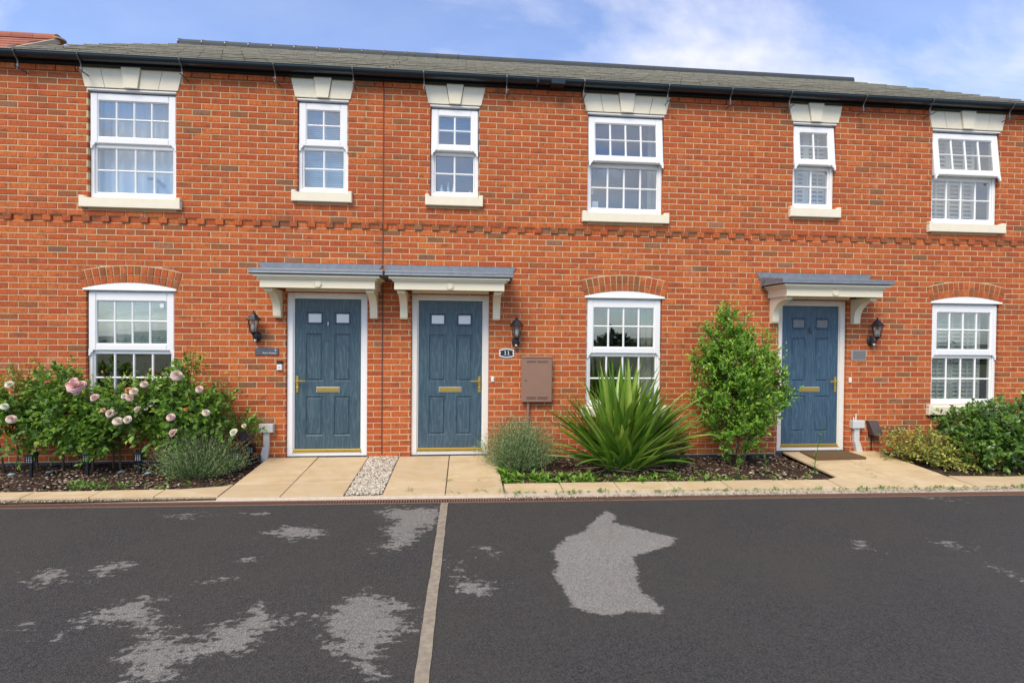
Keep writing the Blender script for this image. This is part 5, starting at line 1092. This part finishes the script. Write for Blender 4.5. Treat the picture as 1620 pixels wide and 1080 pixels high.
weeds('weeds',[(U_(-3.4,-2.2),U_(-1.05,-.72),-.075,U_(.6,1.2)) for _ in range(34)]+[(U_(-2.2,-1.5),U_(-1.05,-.85),-.07,U_(.4,.9)) for _ in range(10)],'feathery green seedlings along the front of the rose bed',.06,13,.22)
weeds('weeds',[(x,dfront(x)+U_(.175,.25),-.066,U_(.5,1.4)) for x in [U_(1.55,9.5) for _ in range(230)]],'tiny weeds growing between the right hand slabs and the drain',.028,10,.35)
weeds('weeds',[(x+U_(-.03,.03),y+U_(-.02,.02),gz(y),s) for x,y,s in ((.50,-1.30,.9),(.52,-1.33,1.0),(.88,-1.0,.8),(.92,-1.02,.7),(.84,-1.0,.6),(.95,-1.36,.9),(1.0,-1.38,.8),(1.22,-1.36,.9),(1.3,-1.37,.7),(1.18,-1.36,.8),(1.26,-1.0,.6),(1.46,-1.4,1.0),(1.50,-1.38,.9),(.88,-.6,.5),(1.5,-1.1,.8),(6.1,-.9,.8),(6.14,-.62,.6),(6.25,-.6,.5),(6.0,-1.0,.5),(5.9,-1.15,.6))],'small grass tufts in the slab joints of the middle and right paths',.05,12,.12,(.2,.8),.5,'grass tufts')
weeds('weeds',[(U_(6.9,8.6),U_(-1.15,-1.0),-.08,U_(.4,.9)) for _ in range(50)],'short weeds edging the right bed below the variegated shrub',.04,10,.4)
weeds('weeds',[(U_(-.12,.18),U_(-1.3,-.2),gz(-.6)-.01,U_(.3,.7)) for _ in range(9)],'a few tiny seedlings in the pale gravel strip',.035,8,.4)
def tallweed(x,y,h,label,lv,seed=0,lean=(0,0)):
    t=empty('tall_weed',(x,y,-.07)); tag(t,label,'weed'); m=MB(); pts=[(x+lean[0]*u*u,y+lean[1]*u*u,-.07+h*u) for u in (0,.3,.6,1)]; m.tube(pts,[.005,.004,.003,.0015],5); m.build('stem',M['weed_leaf'] if not seed else M['dead_blade'],t)
    C=[];D=[];LL=[]
    for k in range(lv):
        u=k/lv; a=k*2.4; C.append((x+lean[0]*u*u,y+lean[1]*u*u,-.07+h*u)); e=.5+.4*u; D.append((C_(a)*C_(e),S_(a)*C_(e),S_(e))); LL.append((.09 if not seed else .02)*(1-.5*u))
    LL=np.array(LL); leafmesh('leaves',np.array(C),np.array(D),np.tile([0,0,1.],(lv,1)),LL,LL*.25,rng.uniform(.3,.9,lv),M['weed_leaf'] if not seed else M['dead_blade'],t,.1,.2)
tallweed(4.70,-.92,.46,'tall narrow leaved weed standing in front of the upright shrub',22)
tallweed(4.30,-1.0,.24,'shorter leafy weed left of the tall one in the mulch',14)
tallweed(5.45,-.75,.62,'thin grass stalk arching in front of the right door',8,0,(.12,-.05))
tallweed(5.35,-.9,.3,'small leafy weed at the mulch corner by the right path',14)
tallweed(1.98,-.85,.52,'dry seeding weed stalk in front of the lavender below the meter box',34,1)
tallweed(2.02,-.87,.45,'second dry weed stalk close beside the first by the meter box lavender',28,1,(.03,0))
tallweed(1.60,-.92,.28,'short pale seeding weed at the left corner of the middle bed',20,1)
# far trees behind the camera, which the glass reflects
V=[];F=[];T=[]
C=[];D=[];N=[];LL=[]
n=9000; ang=rng.uniform(math.radians(185),math.radians(355),n); rad=rng.uniform(44,56,n); hgt=rng.uniform(0,1,n)**.8*(.6+.2*np.sin(ang*17)+.2*np.sin(ang*41+1)+1.9*np.exp(-((ang-math.radians(290.5))/.035)**2)); hgt=np.clip(hgt,0,9)
C=np.stack([CX+rad*np.cos(ang),-CD+rad*np.sin(ang),hgt-.2],1); D=rv(n); LL=rng.uniform(.5,1.1,n)
o=leafmesh('far_trees',C,D,rv(n),LL,LL*.7,rng.uniform(0,1,n),M['far_tree'],None); tag(o,'belt of distant dark trees across the road behind the viewer','trees')
